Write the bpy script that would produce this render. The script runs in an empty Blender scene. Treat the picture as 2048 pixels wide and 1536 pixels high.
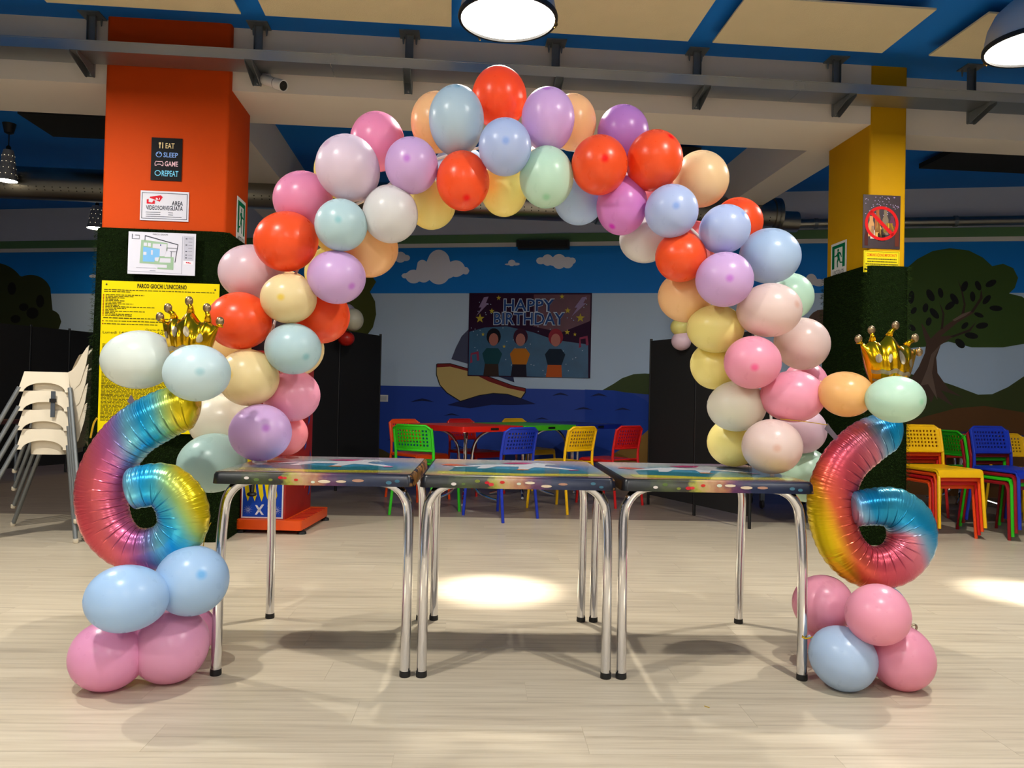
import bpy, math, random
from math import sin, cos, pi, radians, atan, sqrt
from mathutils import Vector, Matrix
random.seed(7)
scene = bpy.context.scene
COL = scene.collection

# ------------------------------------------------------------------ camera
FPX, CAMH = 1540.0, 1.03
yaw, pit, rol = radians(2.2), atan(24 / 1540), 0.0225
CF = Vector((sin(yaw) * cos(pit), cos(yaw) * cos(pit), sin(pit)))
R0 = Vector((cos(yaw), -sin(yaw), 0)); U0 = R0.cross(CF)
CR = R0 * cos(rol) + U0 * sin(rol); CU = U0 * cos(rol) - R0 * sin(rol)
CP = Vector((0, 0, CAMH))
cd = bpy.data.cameras.new('camera'); cam = bpy.data.objects.new('camera', cd); COL.objects.link(cam)
cam.matrix_world = Matrix(((CR.x, CU.x, -CF.x, 0), (CR.y, CU.y, -CF.y, 0), (CR.z, CU.z, -CF.z, CAMH), (0, 0, 0, 1)))
cd.sensor_width = 36; cd.lens = FPX * 36 / 2048; cd.clip_start = 0.05
scene.camera = cam

# ------------------------------------------------------------------ world, exposure
w = bpy.data.worlds.new('world'); scene.world = w; w.use_nodes = True
w.node_tree.nodes['Background'].inputs[0].default_value = (0.75, 0.8, 0.9, 1)
w.node_tree.nodes['Background'].inputs[1].default_value = 0.05
vs = scene.view_settings
vs.view_transform = 'Standard'; vs.look = 'None'; vs.gamma = 1; vs.use_curve_mapping = False
vs.exposure = 0.0
cy = scene.cycles
cy.max_bounces = 5; cy.diffuse_bounces = 3; cy.glossy_bounces = 2; cy.transmission_bounces = 3; cy.transparent_max_bounces = 4; cy.caustics_reflective = False; cy.caustics_refractive = False
LAMP_W = 48.0          # watts of light from a pendant's diffuser
# the big pendants: X, Y, Z of the diffuser
PENDANTS = [(0.092, 4.10, 3.056), (3.06, 4.17, 3.056), (-3.05, 3.95, 3.056),
            (-1.45, 1.65, 3.056), (1.55, 1.72, 3.056),
            (-2.9, -0.6, 3.056), (0.1, -0.6, 3.056), (3.1, -0.6, 3.056),
            (-1.45, -2.8, 3.056), (1.55, -2.8, 3.056)]  # rearmost row: unseen, added for front fill on the balloons

# ------------------------------------------------------------------ pixel helpers
def ray(x, y): return CF + CR * ((x - 1024) / FPX) - CU * ((y - 768) / FPX)
def onY(x, y, Y):
    d = ray(x, y); return CP + d * (Y / d.y)
def onz(x, y, z=0.0):
    d = ray(x, y); return CP + d * ((z - CAMH) / d.z)
def onpl(x, y, o, n):
    d = ray(x, y); return CP + d * ((o - CP).dot(n) / d.dot(n))
def proj(p):
    d = Vector(p) - CP; z = d.dot(CF)
    return 1024 + FPX * d.dot(CR) / z, 768 - FPX * d.dot(CU) / z
# building frame: parallel to the beam and the columns
bA = radians(2.4)
BX = Vector((cos(bA), sin(bA), 0)); BY = Vector((-sin(bA), cos(bA), 0)); BZ = Vector((0, 0, 1))
B0 = Vector((-1.80827, 5.37302, 0))
def bw(bx, by, z): return B0 + BX * bx + BY * by + BZ * z
def onb(x, y, by):
    p = onpl(x, y, B0 + BY * by, BY); d = p - B0
    return d.dot(BX), p.z
# back wall frame
wA = radians(-12.1)
WX = Vector((cos(wA), sin(wA), 0)); WN = Vector((sin(wA), -cos(wA), 0))   # WN points into the room
W0 = Vector((0, 9.79, 0))
def wpx(x, y, h=0.004): return onpl(x, y, W0 + WN * h, WN)

# ------------------------------------------------------------------ materials
def lin(c):
    out = []
    for v in c[:3]:
        v = v / 255.0
        out.append(v / 12.92 if v <= 0.04045 else ((v + 0.055) / 1.055) ** 2.4)
    return (*out, 1.0)
MATS = {}
def newmat(name):
    m = bpy.data.materials.new(name); m.use_nodes = True
    return m, m.node_tree, m.node_tree.nodes['Principled BSDF']
def mat(name, c, rough=0.5, metal=0.0, var=0.06, scale=8.0, bump=0.0, bscale=60.0, coat=0.0, emit=None, estr=0.0, spec=0.5):
    if name in MATS: return MATS[name]
    m, nt, b = newmat(name)
    L = nt.links
    tc = nt.nodes.new('ShaderNodeTexCoord')
    nz = nt.nodes.new('ShaderNodeTexNoise'); nz.inputs['Scale'].default_value = scale; nz.inputs['Detail'].default_value = 4
    L.new(tc.outputs['Object'], nz.inputs['Vector'])
    mx = nt.nodes.new('ShaderNodeMix'); mx.data_type = 'RGBA'
    base = lin(c)
    mx.inputs[6].default_value = (*[max(0, v * (1 - var)) for v in base[:3]], 1)
    mx.inputs[7].default_value = (*[min(1, v * (1 + var)) for v in base[:3]], 1)
    L.new(nz.outputs['Fac'], mx.inputs[0]); L.new(mx.outputs[2], b.inputs['Base Color'])
    b.inputs['Roughness'].default_value = rough; b.inputs['Metallic'].default_value = metal
    b.inputs['Coat Weight'].default_value = coat; b.inputs['Specular IOR Level'].default_value = spec
    if bump:
        n2 = nt.nodes.new('ShaderNodeTexNoise'); n2.inputs['Scale'].default_value = bscale; n2.inputs['Detail'].default_value = 6
        L.new(tc.outputs['Object'], n2.inputs['Vector'])
        bp = nt.nodes.new('ShaderNodeBump'); bp.inputs['Strength'].default_value = bump; bp.inputs['Distance'].default_value = 0.01
        L.new(n2.outputs['Fac'], bp.inputs['Height']); L.new(bp.outputs['Normal'], b.inputs['Normal'])
    if emit:
        b.inputs['Emission Color'].default_value = lin(emit); b.inputs['Emission Strength'].default_value = estr
    MATS[name] = m
    return m
def paint(c): return mat('paint_%d_%d_%d' % tuple(c), c, rough=0.62, var=0.05, scale=3.0, spec=0.3)
def ink(c): return mat('ink_%d_%d_%d' % tuple(c), c, rough=0.55, var=0.02, spec=0.12)
def plastic(c): return mat('plastic_%d_%d_%d' % tuple(c), c, rough=0.38, var=0.03, spec=0.5)

def latex(c, tip=None, plain=False):
    name = ('latex_plain_%d_%d_%d' if plain else 'latex_%d_%d_%d') % tuple(c)
    if name in MATS: return MATS[name]
    m, nt, b = newmat(name); L = nt.links
    uv = nt.nodes.new('ShaderNodeUVMap'); sp = nt.nodes.new('ShaderNodeSeparateXYZ'); L.new(uv.outputs[0], sp.inputs[0])
    rp = nt.nodes.new('ShaderNodeValToRGB')
    base = lin(c)
    mean = sum(base[:3]) / 3
    deep = base if plain else tip and lin(tip) or (*[max(0.0, min(1, (mean + (v - mean) * 1.9) * 0.8)) for v in base[:3]], 1)
    e = rp.color_ramp.elements
    e[0].position = 0.0; e[0].color = deep; e[1].position = 0.06; e[1].color = base
    k = rp.color_ramp.elements.new(0.02); k.color = deep
    L.new(sp.outputs['Y'], rp.inputs[0]); L.new(rp.outputs[0], b.inputs['Base Color'])
    b.inputs['Roughness'].default_value = 0.27; b.inputs['Specular IOR Level'].default_value = 0.42
    nz = nt.nodes.new('ShaderNodeTexNoise'); nz.inputs['Scale'].default_value = 5.0
    mr = nt.nodes.new('ShaderNodeMapRange'); mr.inputs['To Min'].default_value = 0.24; mr.inputs['To Max'].default_value = 0.34
    L.new(nz.outputs['Fac'], mr.inputs['Value']); L.new(mr.outputs[0], b.inputs['Roughness'])
    tr = nt.nodes.new('ShaderNodeBsdfTranslucent'); L.new(rp.outputs[0], tr.inputs['Color'])
    mx = nt.nodes.new('ShaderNodeMixShader'); mx.inputs[0].default_value = 0.26
    out = nt.nodes['Material Output']
    L.new(b.outputs[0], mx.inputs[1]); L.new(tr.outputs[0], mx.inputs[2]); L.new(mx.outputs[0], out.inputs['Surface'])
    MATS[name] = m
    return m

# ------------------------------------------------------------------ mesh builder
class MB:
    def __init__(s): s.v = []; s.f = []; s.uv = []; s.col = []
    def add(s, vs_, fs, uvs=None):
        o = len(s.v); s.v += [Vector(p) for p in vs_]
        s.f += [tuple(i + o for i in f) for f in fs]
        s.uv += uvs if uvs else [(0.5, 0.5)] * len(vs_)
        return s
    def box(s, x0, x1, y0, y1, z0, z1, fr=None):
        P = [(x0, y0, z0), (x1, y0, z0), (x1, y1, z0), (x0, y1, z0), (x0, y0, z1), (x1, y0, z1), (x1, y1, z1), (x0, y1, z1)]
        if fr: P = [fr(*p) for p in P]
        return s.add(P, [(0, 3, 2, 1), (4, 5, 6, 7), (0, 1, 5, 4), (1, 2, 6, 5), (2, 3, 7, 6), (3, 0, 4, 7)])
    def cbox(s, x0, x1, y0, y1, z0, z1, b=0.01, fr=None, seg=4):
        """box with rounded vertical corners"""
        pts = []
        for cx, cy, a0 in ((x1 - b, y1 - b, 0), (x0 + b, y1 - b, pi / 2), (x0 + b, y0 + b, pi), (x1 - b, y0 + b, 1.5 * pi)):
            for k in range(seg + 1):
                a = a0 + k / seg * pi / 2; pts.append((cx + b * cos(a), cy + b * sin(a)))
        n = len(pts); P = [(x, y, z0) for x, y in pts] + [(x, y, z1) for x, y in pts]
        if fr: P = [fr(*p) for p in P]
        return s.add(P, [tuple(range(n))[::-1], tuple(range(n, 2 * n))] + [(i, (i + 1) % n, n + (i + 1) % n, n + i) for i in range(n)])
    def prism(s, pts, o, ex, ey, n, h):
        """outline in the (ex, ey) plane given thickness h along n"""
        k = len(pts); P = [o + ex * a + ey * b for a, b in pts]; P += [p + n * h for p in P]
        return s.add(P, [tuple(range(k)), tuple(range(k, 2 * k))[::-1]] + [(i, k + i, k + (i + 1) % k, (i + 1) % k) for i in range(k)])
    def wprism(s, pts, n, h):
        k = len(pts); P = [Vector(p) for p in pts]; P += [p + n * h for p in P]
        return s.add(P, [tuple(range(k)), tuple(range(k, 2 * k))[::-1]] + [(i, k + i, k + (i + 1) % k, (i + 1) % k) for i in range(k)])
    def tube(s, pts, r, seg=10, caps=True, flat=1.0):
        pts = [Vector(p) for p in pts]; n = len(pts)
        rr = r if isinstance(r, (list, tuple)) else [r] * n
        t0 = (pts[1] - pts[0]).normalized()
        up = Vector((0, 0, 1)) if abs(t0.z) < 0.9 else Vector((0, 1, 0))
        a = (up - t0 * up.dot(t0)).normalized()
        V = []; T = []
        for i, p in enumerate(pts):
            t = (pts[min(i + 1, n - 1)] - pts[max(i - 1, 0)]).normalized()
            a = (a - t * a.dot(t)).normalized(); b = t.cross(a)
            for k in range(seg):
                an = 2 * pi * k / seg; V.append(p + a * (rr[i] * cos(an)) + b * (rr[i] * flat * sin(an))); T.append((i / (n - 1), k / seg))
        Fc = []
        for i in range(n - 1):
            for k in range(seg):
                k2 = (k + 1) % seg; Fc.append((i * seg + k, i * seg + k2, (i + 1) * seg + k2, (i + 1) * seg + k))
        if caps: Fc += [tuple(range(seg))[::-1], tuple(range((n - 1) * seg, n * seg))]
        return s.add(V, Fc, T)
    def lathe(s, prof, o=(0, 0, 0), axis=(0, 0, 1), seg=24, caps=False):
        o = Vector(o); ax = Vector(axis).normalized()
        up = Vector((1, 0, 0)) if abs(ax.x) < 0.9 else Vector((0, 1, 0))
        a = (up - ax * up.dot(ax)).normalized(); b = ax.cross(a); n = len(prof)
        V = []; T = []
        for i, (r, h) in enumerate(prof):
            for k in range(seg):
                an = 2 * pi * k / seg; V.append(o + ax * h + a * (r * cos(an)) + b * (r * sin(an))); T.append((k / seg, i / (n - 1)))
        Fc = [(i * seg + k, i * seg + (k + 1) % seg, (i + 1) * seg + (k + 1) % seg, (i + 1) * seg + k) for i in range(n - 1) for k in range(seg)]
        if caps: Fc += [tuple(range(seg))[::-1], tuple(range((n - 1) * seg, n * seg))]
        return s.add(V, Fc, T)
    def ball(s, c, r, seg=12, sc=(1, 1, 1)):
        c = Vector(c); prof = [(max(1e-4, sin(pi * i / (seg // 2))) , -cos(pi * i / (seg // 2))) for i in range(seg // 2 + 1)]
        o = len(s.v); s.lathe(prof, (0, 0, 0), (0, 0, 1), seg)
        for i in range(o, len(s.v)): v = s.v[i]; s.v[i] = c + Vector((v.x * r * sc[0], v.y * r * sc[1], v.z * r * sc[2]))
        return s
    def mesh(s, name, org=Vector((0, 0, 0)), smooth=False):
        me = bpy.data.meshes.new(name)
        me.from_pydata([tuple(p - org) for p in s.v], [], s.f)
        ul = me.uv_layers.new(name='UVMap')
        li = [0] * len(me.loops); me.loops.foreach_get('vertex_index', li)
        buf = []
        for i in li: buf += s.uv[i]
        ul.data.foreach_set('uv', buf)
        if s.col:
            ca = me.color_attributes.new('Col', 'FLOAT_COLOR', 'POINT')
            flat = [c for col in s.col for c in col]; ca.data.foreach_set('color', flat)
        me.update()
        if smooth:
            me.polygons.foreach_set('use_smooth', [True] * len(me.polygons))
            if smooth != 'all': me.set_sharp_from_angle(angle=radians(38))
        return me
    def build(s, name, m, parent=None, org=None, smooth=False):
        """org: where the thing's origin is in the coordinates the shape was built in"""
        og = Vector(org) if org is not None else Vector((0, 0, 0))
        me = s.mesh(name, og, smooth); me.materials.append(m)
        o = bpy.data.objects.new(name, me); COL.objects.link(o)
        if parent: o.parent = parent
        else: o.location = og
        return o
def tag(o, label=None, cat=None, group=None, kind=None):
    if label: o['label'] = label
    if cat: o['category'] = cat
    if group: o['group'] = group
    if kind: o['kind'] = kind
    return o
def empty(name, loc, label=None, cat=None, group=None, rz=0.0):
    o = bpy.data.objects.new(name, None); COL.objects.link(o); o.location = loc; o.rotation_euler = (0, 0, rz)
    o.empty_display_size = 0.1
    return tag(o, label, cat, group)
def kids(o): return [c for c in bpy.data.objects if c.parent == o]
def copy_tree(o, parent=None):
    c = o.copy(); COL.objects.link(c); c.parent = parent
    for ch in kids(o): copy_tree(ch, c)
    return c
def catmull(pts, n):
    P = [tuple(p) for p in pts]; m = len(P); d = len(P[0]); out = []
    for j in range(n):
        t = j / (n - 1) * (m - 1); i = min(int(t), m - 2); u = t - i
        p0 = P[max(i - 1, 0)]; p1 = P[i]; p2 = P[i + 1]; p3 = P[min(i + 2, m - 1)]
        out.append(tuple(0.5 * (2 * p1[k] + (p2[k] - p0[k]) * u + (2 * p0[k] - 5 * p1[k] + 4 * p2[k] - p3[k]) * u * u + (3 * p1[k] - p0[k] - 3 * p2[k] + p3[k]) * u ** 3) for k in range(d)))
    return out
def text_mesh(body, bold=0.0):
    cu = bpy.data.curves.new('t', 'FONT'); cu.body = body; cu.resolution_u = 2; cu.offset = bold; cu.fill_mode = 'FRONT'
    o = bpy.data.objects.new('t', cu); COL.objects.link(o)
    dg = bpy.context.evaluated_depsgraph_get(); me = o.evaluated_get(dg).to_mesh()
    V = [v.co.copy() for v in me.vertices]; Fc = [tuple(p.vertices) for p in me.polygons]
    o.evaluated_get(dg).to_mesh_clear(); bpy.data.objects.remove(o); bpy.data.curves.remove(cu)
    return V, Fc

class Sheet:
    """a flat printed thing on a surface: origin bottom-left, u right, v up, both 0..1"""
    def __init__(s, name, label, cat, O, ex, ez, n, wd, ht, m, th=0.004, group=None):
        s.O, s.ex, s.ez, s.n, s.w, s.h, s.th = Vector(O), ex, ez, n, wd, ht, th
        mb = MB().prism([(0, 0), (wd, 0), (wd, ht), (0, ht)], s.O + n * 0.001, ex, ez, n, th)
        s.root = tag(mb.build(name, m, None, s.O), label, cat, group); s.k = 0
    def p(s, u, v, dz=0.0): return s.O + s.ex * (u * s.w) + s.ez * (v * s.h) + s.n * (0.001 + s.th + 0.0006 + dz)
    def poly(s, name, polys, m, dz=0.0, kind=None):
        mb = MB()
        for pts in polys: mb.add([s.p(u, v, dz) for u, v in pts], [tuple(range(len(pts)))])
        o = mb.build(name, m, s.root, s.O)
        if kind: o['kind'] = kind
        return o
    def rect(s, name, rs, m, dz=0.0, kind=None): return s.poly(name, [[(a, b), (c, b), (c, d), (a, d)] for a, b, c, d in rs], m, dz, kind)
    def text(s, body, u0, v0, u1, v1, m, bold=0.0, dz=0.0006, name='lettering'):
        V, Fc = text_mesh(body, bold)
        if not V: return
        x0 = min(v.x for v in V); x1 = max(v.x for v in V); y0 = min(v.y for v in V); y1 = max(v.y for v in V)
        P = [s.p(u0 + (v.x - x0) / (x1 - x0) * (u1 - u0), v0 + (v.y - y0) / max(1e-6, y1 - y0) * (v1 - v0), dz) for v in V]
        return MB().add(P, Fc).build(name, m, s.root, s.O)
    def ring(s, name, u, v, ru, rv, t, m, dz=0.0, seg=40):
        P = []; Fc = []
        for k in range(seg):
            a = 2 * pi * k / seg; P += [s.p(u + ru * cos(a), v + rv * sin(a), dz), s.p(u + ru * (1 - t) * cos(a), v + rv * (1 - t) * sin(a), dz)]
        for k in range(seg): a = 2 * k; b = 2 * ((k + 1) % seg); Fc.append((a, b, b + 1, a + 1))
        return MB().add(P, Fc).build(name, m, s.root, s.O)
    def disc(s, name, u, v, ru, rv, m, dz=0.0, seg=24):
        return s.poly(name, [[(u + ru * cos(2 * pi * k / seg), v + rv * sin(2 * pi * k / seg)) for k in range(seg)]], m, dz)
def bsheet(name, label, cat, x0, y0, x1, y1, by, m, **k):
    """sheet on a building plane facing the camera, given by its top-left and bottom-right pixels"""
    a, zt = onb(x0, y0, by); c, zb = onb(x1, y1, by)
    return Sheet(name, label, cat, bw(a, by, zb), BX, BZ, -BY, c - a, zt - zb, m, **k)

# ================================================================== structure
def floor_mat(nm='floor_wood', k3=((170, 156, 134), (194, 180, 155), (205, 192, 168))):
    m, nt, b = newmat(nm); L = nt.links
    geo = nt.nodes.new('ShaderNodeNewGeometry'); oi = nt.nodes.new('ShaderNodeObjectInfo')
    sc = nt.nodes.new('ShaderNodeVectorMath'); sc.operation = 'MULTIPLY'; sc.inputs[1].default_value = (1.1, 26, 1)
    of = nt.nodes.new('ShaderNodeVectorMath'); of.operation = 'SCALE'; of.inputs[0].default_value = (31, 17, 5)
    L.new(oi.outputs['Random'], of.inputs['Scale'])
    ad = nt.nodes.new('ShaderNodeVectorMath'); ad.operation = 'ADD'
    L.new(geo.outputs['Position'], sc.inputs[0]); L.new(sc.outputs[0], ad.inputs[0]); L.new(of.outputs[0], ad.inputs[1])
    n1 = nt.nodes.new('ShaderNodeTexNoise'); n1.inputs['Scale'].default_value = 1.6; n1.inputs['Detail'].default_value = 8; n1.inputs['Roughness'].default_value = 0.62
    L.new(ad.outputs[0], n1.inputs['Vector'])
    r1 = nt.nodes.new('ShaderNodeValToRGB'); e = r1.color_ramp.elements
    e[0].position = 0.28; e[0].color = lin(k3[0]); e[1].position = 0.62; e[1].color = lin(k3[2])
    k = e.new(0.45); k.color = lin(k3[1])
    L.new(n1.outputs['Fac'], r1.inputs[0])
    hs = nt.nodes.new('ShaderNodeHueSaturation'); L.new(r1.outputs[0], hs.inputs['Color'])
    mr = nt.nodes.new('ShaderNodeMapRange'); mr.inputs['To Min'].default_value = 0.97; mr.inputs['To Max'].default_value = 1.03
    L.new(oi.outputs['Random'], mr.inputs['Value']); L.new(mr.outputs[0], hs.inputs['Value'])
    L.new(hs.outputs[0], b.inputs['Base Color'])
    b.inputs['Roughness'].default_value = 0.36; b.inputs['Specular IOR Level'].default_value = 0.42
    bp = nt.nodes.new('ShaderNodeBump'); bp.inputs['Strength'].default_value = 0.07; bp.inputs['Distance'].default_value = 0.004
    L.new(n1.outputs['Fac'], bp.inputs['Height']); L.new(bp.outputs[0], b.inputs['Normal'])
    return m
FLOORM = floor_mat()
FLOORD = floor_mat('floor_darker_tone', ((96, 84, 74), (124, 110, 98), (138, 124, 110)))     # same grain in a darker, greyer tone beyond the columns
floor = tag(MB().box(-9, 9, -4.5, 13, -0.12, -0.0012).build('floor', FLOORM), kind='structure')
PW, PL = 0.186, 1.28
pm = MB().box(0.0004, PL - 0.0004, 0.0004, PW - 0.0004, -0.0015, 0.0).mesh('plank'); pm.materials.append(FLOORM)
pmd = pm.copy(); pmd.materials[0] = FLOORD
spots = []
for j in range(2, 60):
    y = j * PW
    hw = 0.80 * (y + 0.3) + 0.7
    off = (j * 0.437) % 1.0 * PL
    i = int((-hw - off) // PL)
    while i * PL + off < hw:
        if y > 1.4: spots.append((y + abs(i * PL + off + PL / 2) * 0.3, i * PL + off, y))
        i += 1
spots.sort()
for _, x, y in spots[:300]:
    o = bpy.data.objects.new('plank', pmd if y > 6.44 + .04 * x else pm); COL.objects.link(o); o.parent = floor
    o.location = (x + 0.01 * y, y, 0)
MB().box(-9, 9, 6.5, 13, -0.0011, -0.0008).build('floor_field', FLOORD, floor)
CZ = 3.54
ceil = tag(MB().box(-9, 9, -4.5, 13, CZ, CZ + 0.15).build('ceiling', mat('ceiling_blue', (0, 122, 226), rough=0.7, var=0.14, scale=1.3, bump=0.15, bscale=25)), kind='structure')
wallw = mat('wall_white', (214, 208, 202), rough=0.75, var=0.04, scale=1.5, bump=0.08, bscale=30)
for nm, bx in (('wall_left', (-9.1, -9, -4.5, 13, 0, CZ)), ('wall_right', (9, 9.1, -4.5, 13, 0, CZ)), ('wall_front', (-9, 9, -4.6, -4.5, 0, CZ))):
    tag(MB().box(*bx).build(nm, wallw), kind='structure')

# ---- back wall with the painted mural
def wfr(a, h, z): return W0 + WX * a + WN * h + BZ * z
wallb = tag(MB().box(-11, 11, -0.12, 0, 0, CZ, wfr).build('wall_back', mat('mural_pale_sky', (188, 212, 236), rough=0.65, var=0.05, scale=1.0)), kind='structure')
zSea = wpx(1000, 776).z; zSky = wpx(1000, 586.5).z; zTrim = wpx(1000, 494).z; zGreen0 = wpx(1000, 486).z; zGreen1 = wpx(1000, 469).z
def wband(name, z0, z1, h0, h1, m): return MB().box(-10.9, 10.9, h0, h1, z0, z1, wfr).build(name, m, wallb)
wband('painted_sky', zSky, zTrim, 0, 0.002, paint((0, 128, 224)))
wband('painted_sea', 0, zSea, 0, 0.002, mat('paint_sea', (14, 64, 168), rough=0.6, var=0.12, scale=2.0))
wband('painted_upper_band', zGreen1, CZ, 0, 0.003, mat('upper_wall', (196, 202, 222), rough=0.8, var=0.05, scale=1.5))
tag(MB().box(-10.9, 10.9, 0, 0.025, zTrim, zGreen0, wfr).build('trim_1', paint((222, 222, 220))), kind='structure')
tag(MB().box(-10.9, 10.9, 0, 0.02, zGreen0, zGreen1, wfr).build('trim_2', paint((92, 132, 92))), kind='structure')
def wdec(name, polys, c, h=0.006):
    mb = MB()
    for pts in polys:
        P = [wpx(x, y, h) for x, y in pts]; mb.add(P, [tuple(range(len(P)))])
    return mb.build(name, paint(c), wallb)
def circ(x, y, rx, ry=None, n=20): ry = ry or rx; return [(x + rx * cos(2 * pi * k / n), y + ry * sin(2 * pi * k / n)) for k in range(n)]
def cp(ox, oy, s): return lambda pts: [(ox + x / s, oy + y / s) for x, y in pts]
c7 = cp(740, 480, 3.4914); cR = cp(1600, 440, 3.2); c5 = cp(0, 440, 2.954); c6 = cp(400, 440, 3.0714); c8 = cp(1240, 440, 2.954)
def lump(circles, tr):      # an outline round a row of overlapping circles, traced as one shape
    pts = []
    xs0 = min(x - rx for x, y, rx, ry in circles); xs1 = max(x + rx for x, y, rx, ry in circles); n = 46
    top = []; bot = []
    for k in range(n + 1):
        X = xs0 + (xs1 - xs0) * k / n; t = None; bo = None
        for x, y, rx, ry in circles:
            q = 1 - ((X - x) / rx) ** 2
            if q >= 0:
                a = y - ry * sqrt(q); c = y + ry * sqrt(q); t = a if t is None else min(t, a); bo = c if bo is None else max(bo, c)
        if t is not None: top.append((X, t)); bot.append((X, bo))
    return tr(top + bot[::-1][1:-1])
CW = (224, 228, 244)
wdec('painted_cloud', [lump([(480, 160, 80, 92), (480, 250, 70, 60), (365, 190, 42, 52), (375, 255, 45, 42), (305, 255, 55, 48), (245, 250, 26, 18), (600, 200, 62, 58), (668, 215, 26, 26), (425, 220, 60, 60), (540, 210, 60, 60)], c7)], CW)
wdec('painted_cloud', [lump([(1192, 145, 32, 24), (1240, 140, 38, 40), (1320, 150, 50, 52), (1380, 158, 40, 40), (1412, 145, 26, 22), (1280, 150, 40, 30)], c7)], CW)
wdec('painted_cloud', [lump([(990, 160, 26, 22), (965, 170, 24, 6), (1020, 168, 26, 10)], c7)], CW)
wdec('painted_cloud', [lump([(212, 120, 40, 38), (250, 125, 30, 22), (170, 115, 40, 30)], c7)], CW)
wdec('painted_cloud', [lump([(1080, 372, 40, 18), (1130, 352, 32, 34), (1175, 370, 40, 22), (1230, 365, 40, 25)], c8)], (216, 214, 220))
wdec('painted_cloud', [lump([(552, 332, 26, 10), (590, 330, 26, 14)], c5)], CW)
G1 = (58, 74, 30)
wdec('painted_hill', [c7([(1620, 1050), (1700, 1005), (1760, 965), (1840, 937), (1920, 932), (2100, 945), (2300, 1000), (2300, 1536), (1960, 1536), (1960, 1080)])], G1, 0.0045)
wdec('painted_lagoon', [c7([(1500, 1044), (1700, 1050), (1840, 1075), (1930, 1120), (1975, 1180), (1985, 1250), (1950, 1320), (1890, 1380), (1750, 1460), (1500, 1536)])], (14, 64, 168), 0.0055)
wdec('painted_sand', [c7([(1690, 1500), (1760, 1455), (1880, 1380), (1950, 1320), (1990, 1270), (2060, 1300), (2060, 1700), (1600, 1700)])], (150, 110, 44), 0.0065)
wdec('painted_sand', [c7([(20, 1440), (90, 1465), (180, 1515), (330, 1600), (330, 1750), (20, 1750)])], (70, 62, 30), 0.0065)
for x, y, a, b in ((365, 1120, 85, 14), (1330, 1078, 60, 12), (1598, 1083, 62, 13), (1490, 1178, 66, 11), (1765, 1182, 58, 11), (570, 1220, 55, 10), (1200, 1248, 50, 9), (160, 1392, 40, 8), (620, 1446, 40, 8)):
    wdec('painted_wave', [c7([(x - a, y + b * .8), (x - a * .4, y - b * .5), (x, y - b), (x + a * .4, y - b * .5), (x + a, y + b * .8), (x, y + b * .2)])], (12, 28, 78), 0.007)
wdec('painted_boat_shadow', [c7([(540, 1152), (640, 1120), (740, 1090), (860, 1070), (1000, 1085), (1160, 1145), (1000, 1152), (850, 1150), (700, 1175)])], (12, 26, 84), 0.007)
wdec('painted_sail', [c7([(568, 832), (600, 750), (640, 672), (700, 612), (760, 590), (760, 885)])], (70, 76, 104), 0.007)
wdec('painted_sail', [c7([(860, 940), (1000, 950), (1008, 994)])], (40, 50, 90), 0.007)
wdec('painted_boat_outline', [c7([(462, 868), (470, 862), (560, 860), (700, 900), (850, 960), (1000, 1015), (1088, 1034), (1088, 1066), (1057, 1110), (960, 1080), (860, 1073), (760, 1088), (630, 1130), (535, 1070), (484, 1012), (461, 942)])], (14, 14, 24), 0.0075)
wdec('painted_hull', [c7([(467, 890), (560, 884), (690, 917), (830, 988), (960, 1033), (1083, 1060), (1054, 1104), (960, 1074), (860, 1068), (760, 1083), (632, 1123), (540, 1065), (490, 1010), (467, 940)])], (206, 180, 112), 0.0082)
wdec('painted_stripe', [c7([(470, 866), (560, 865), (700, 905), (850, 965), (1000, 1020), (1084, 1037), (1083, 1060), (960, 1033), (830, 988), (690, 917), (560, 884), (467, 890)])], (128, 26, 24), 0.0088)
wdec('painted_tree_crown', [c6([(820, 330), (960, 300), (1040, 320), (1082, 380), (1044, 442), (1075, 500), (1082, 580), (1062, 660), (1020, 715), (900, 740), (780, 700)])], (72, 78, 22), 0.006)
# tree beside the yellow column
wdec('painted_ground', [cR([(400, 960), (560, 960), (700, 985), (860, 1018), (980, 1058), (1140, 1118), (1230, 1115), (1330, 1070), (1434, 1000), (1700, 880), (1700, 1900), (400, 1900)])], (62, 72, 30), 0.0045)
wdec('painted_path', [cR([(400, 1320), (700, 1290), (800, 1258), (1000, 1205), (1180, 1190), (1434, 1232), (1700, 1330), (1700, 1900), (400, 1900)])], (104, 66, 28), 0.005)
TC = (60, 86, 30)
wdec('painted_tree_crown', [cR([(560, 420), (620, 350), (680, 310), (750, 250), (850, 198), (960, 180), (1080, 195), (1170, 240), (1230, 295), (1300, 280), (1365, 308), (1396, 370), (1375, 435), (1338, 470), (1420, 490), (1520, 560), (1570, 680), (1510, 780), (1300, 815), (1100, 815), (950, 778), (860, 805), (700, 820), (600, 800), (540, 620)])], TC, 0.0055)
wdec('painted_trunk', [cR([(700, 1030), (760, 940), (800, 850), (808, 790), (790, 730), (776, 660), (800, 690), (836, 760), (880, 715), (960, 655), (1040, 610), (1100, 578), (1112, 594), (1010, 655), (940, 712), (900, 745), (1000, 735), (900, 800), (872, 880), (880, 980), (950, 1080), (1045, 1135), (900, 1090), (985, 1195), (860, 1120), (840, 1170), (800, 1100), (770, 1110), (740, 1060)])], (84, 62, 50), 0.0065)
wdec('painted_bark', [cR([(770, 1060), (815, 950), (840, 860), (905, 790), (860, 880), (845, 980), (880, 1150), (820, 1050)])], (120, 98, 84), 0.0072)
wdec('painted_bark', [cR([(975, 640), (1040, 600), (1098, 582), (1060, 612), (990, 648)])], (124, 102, 88), 0.0072)
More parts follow.
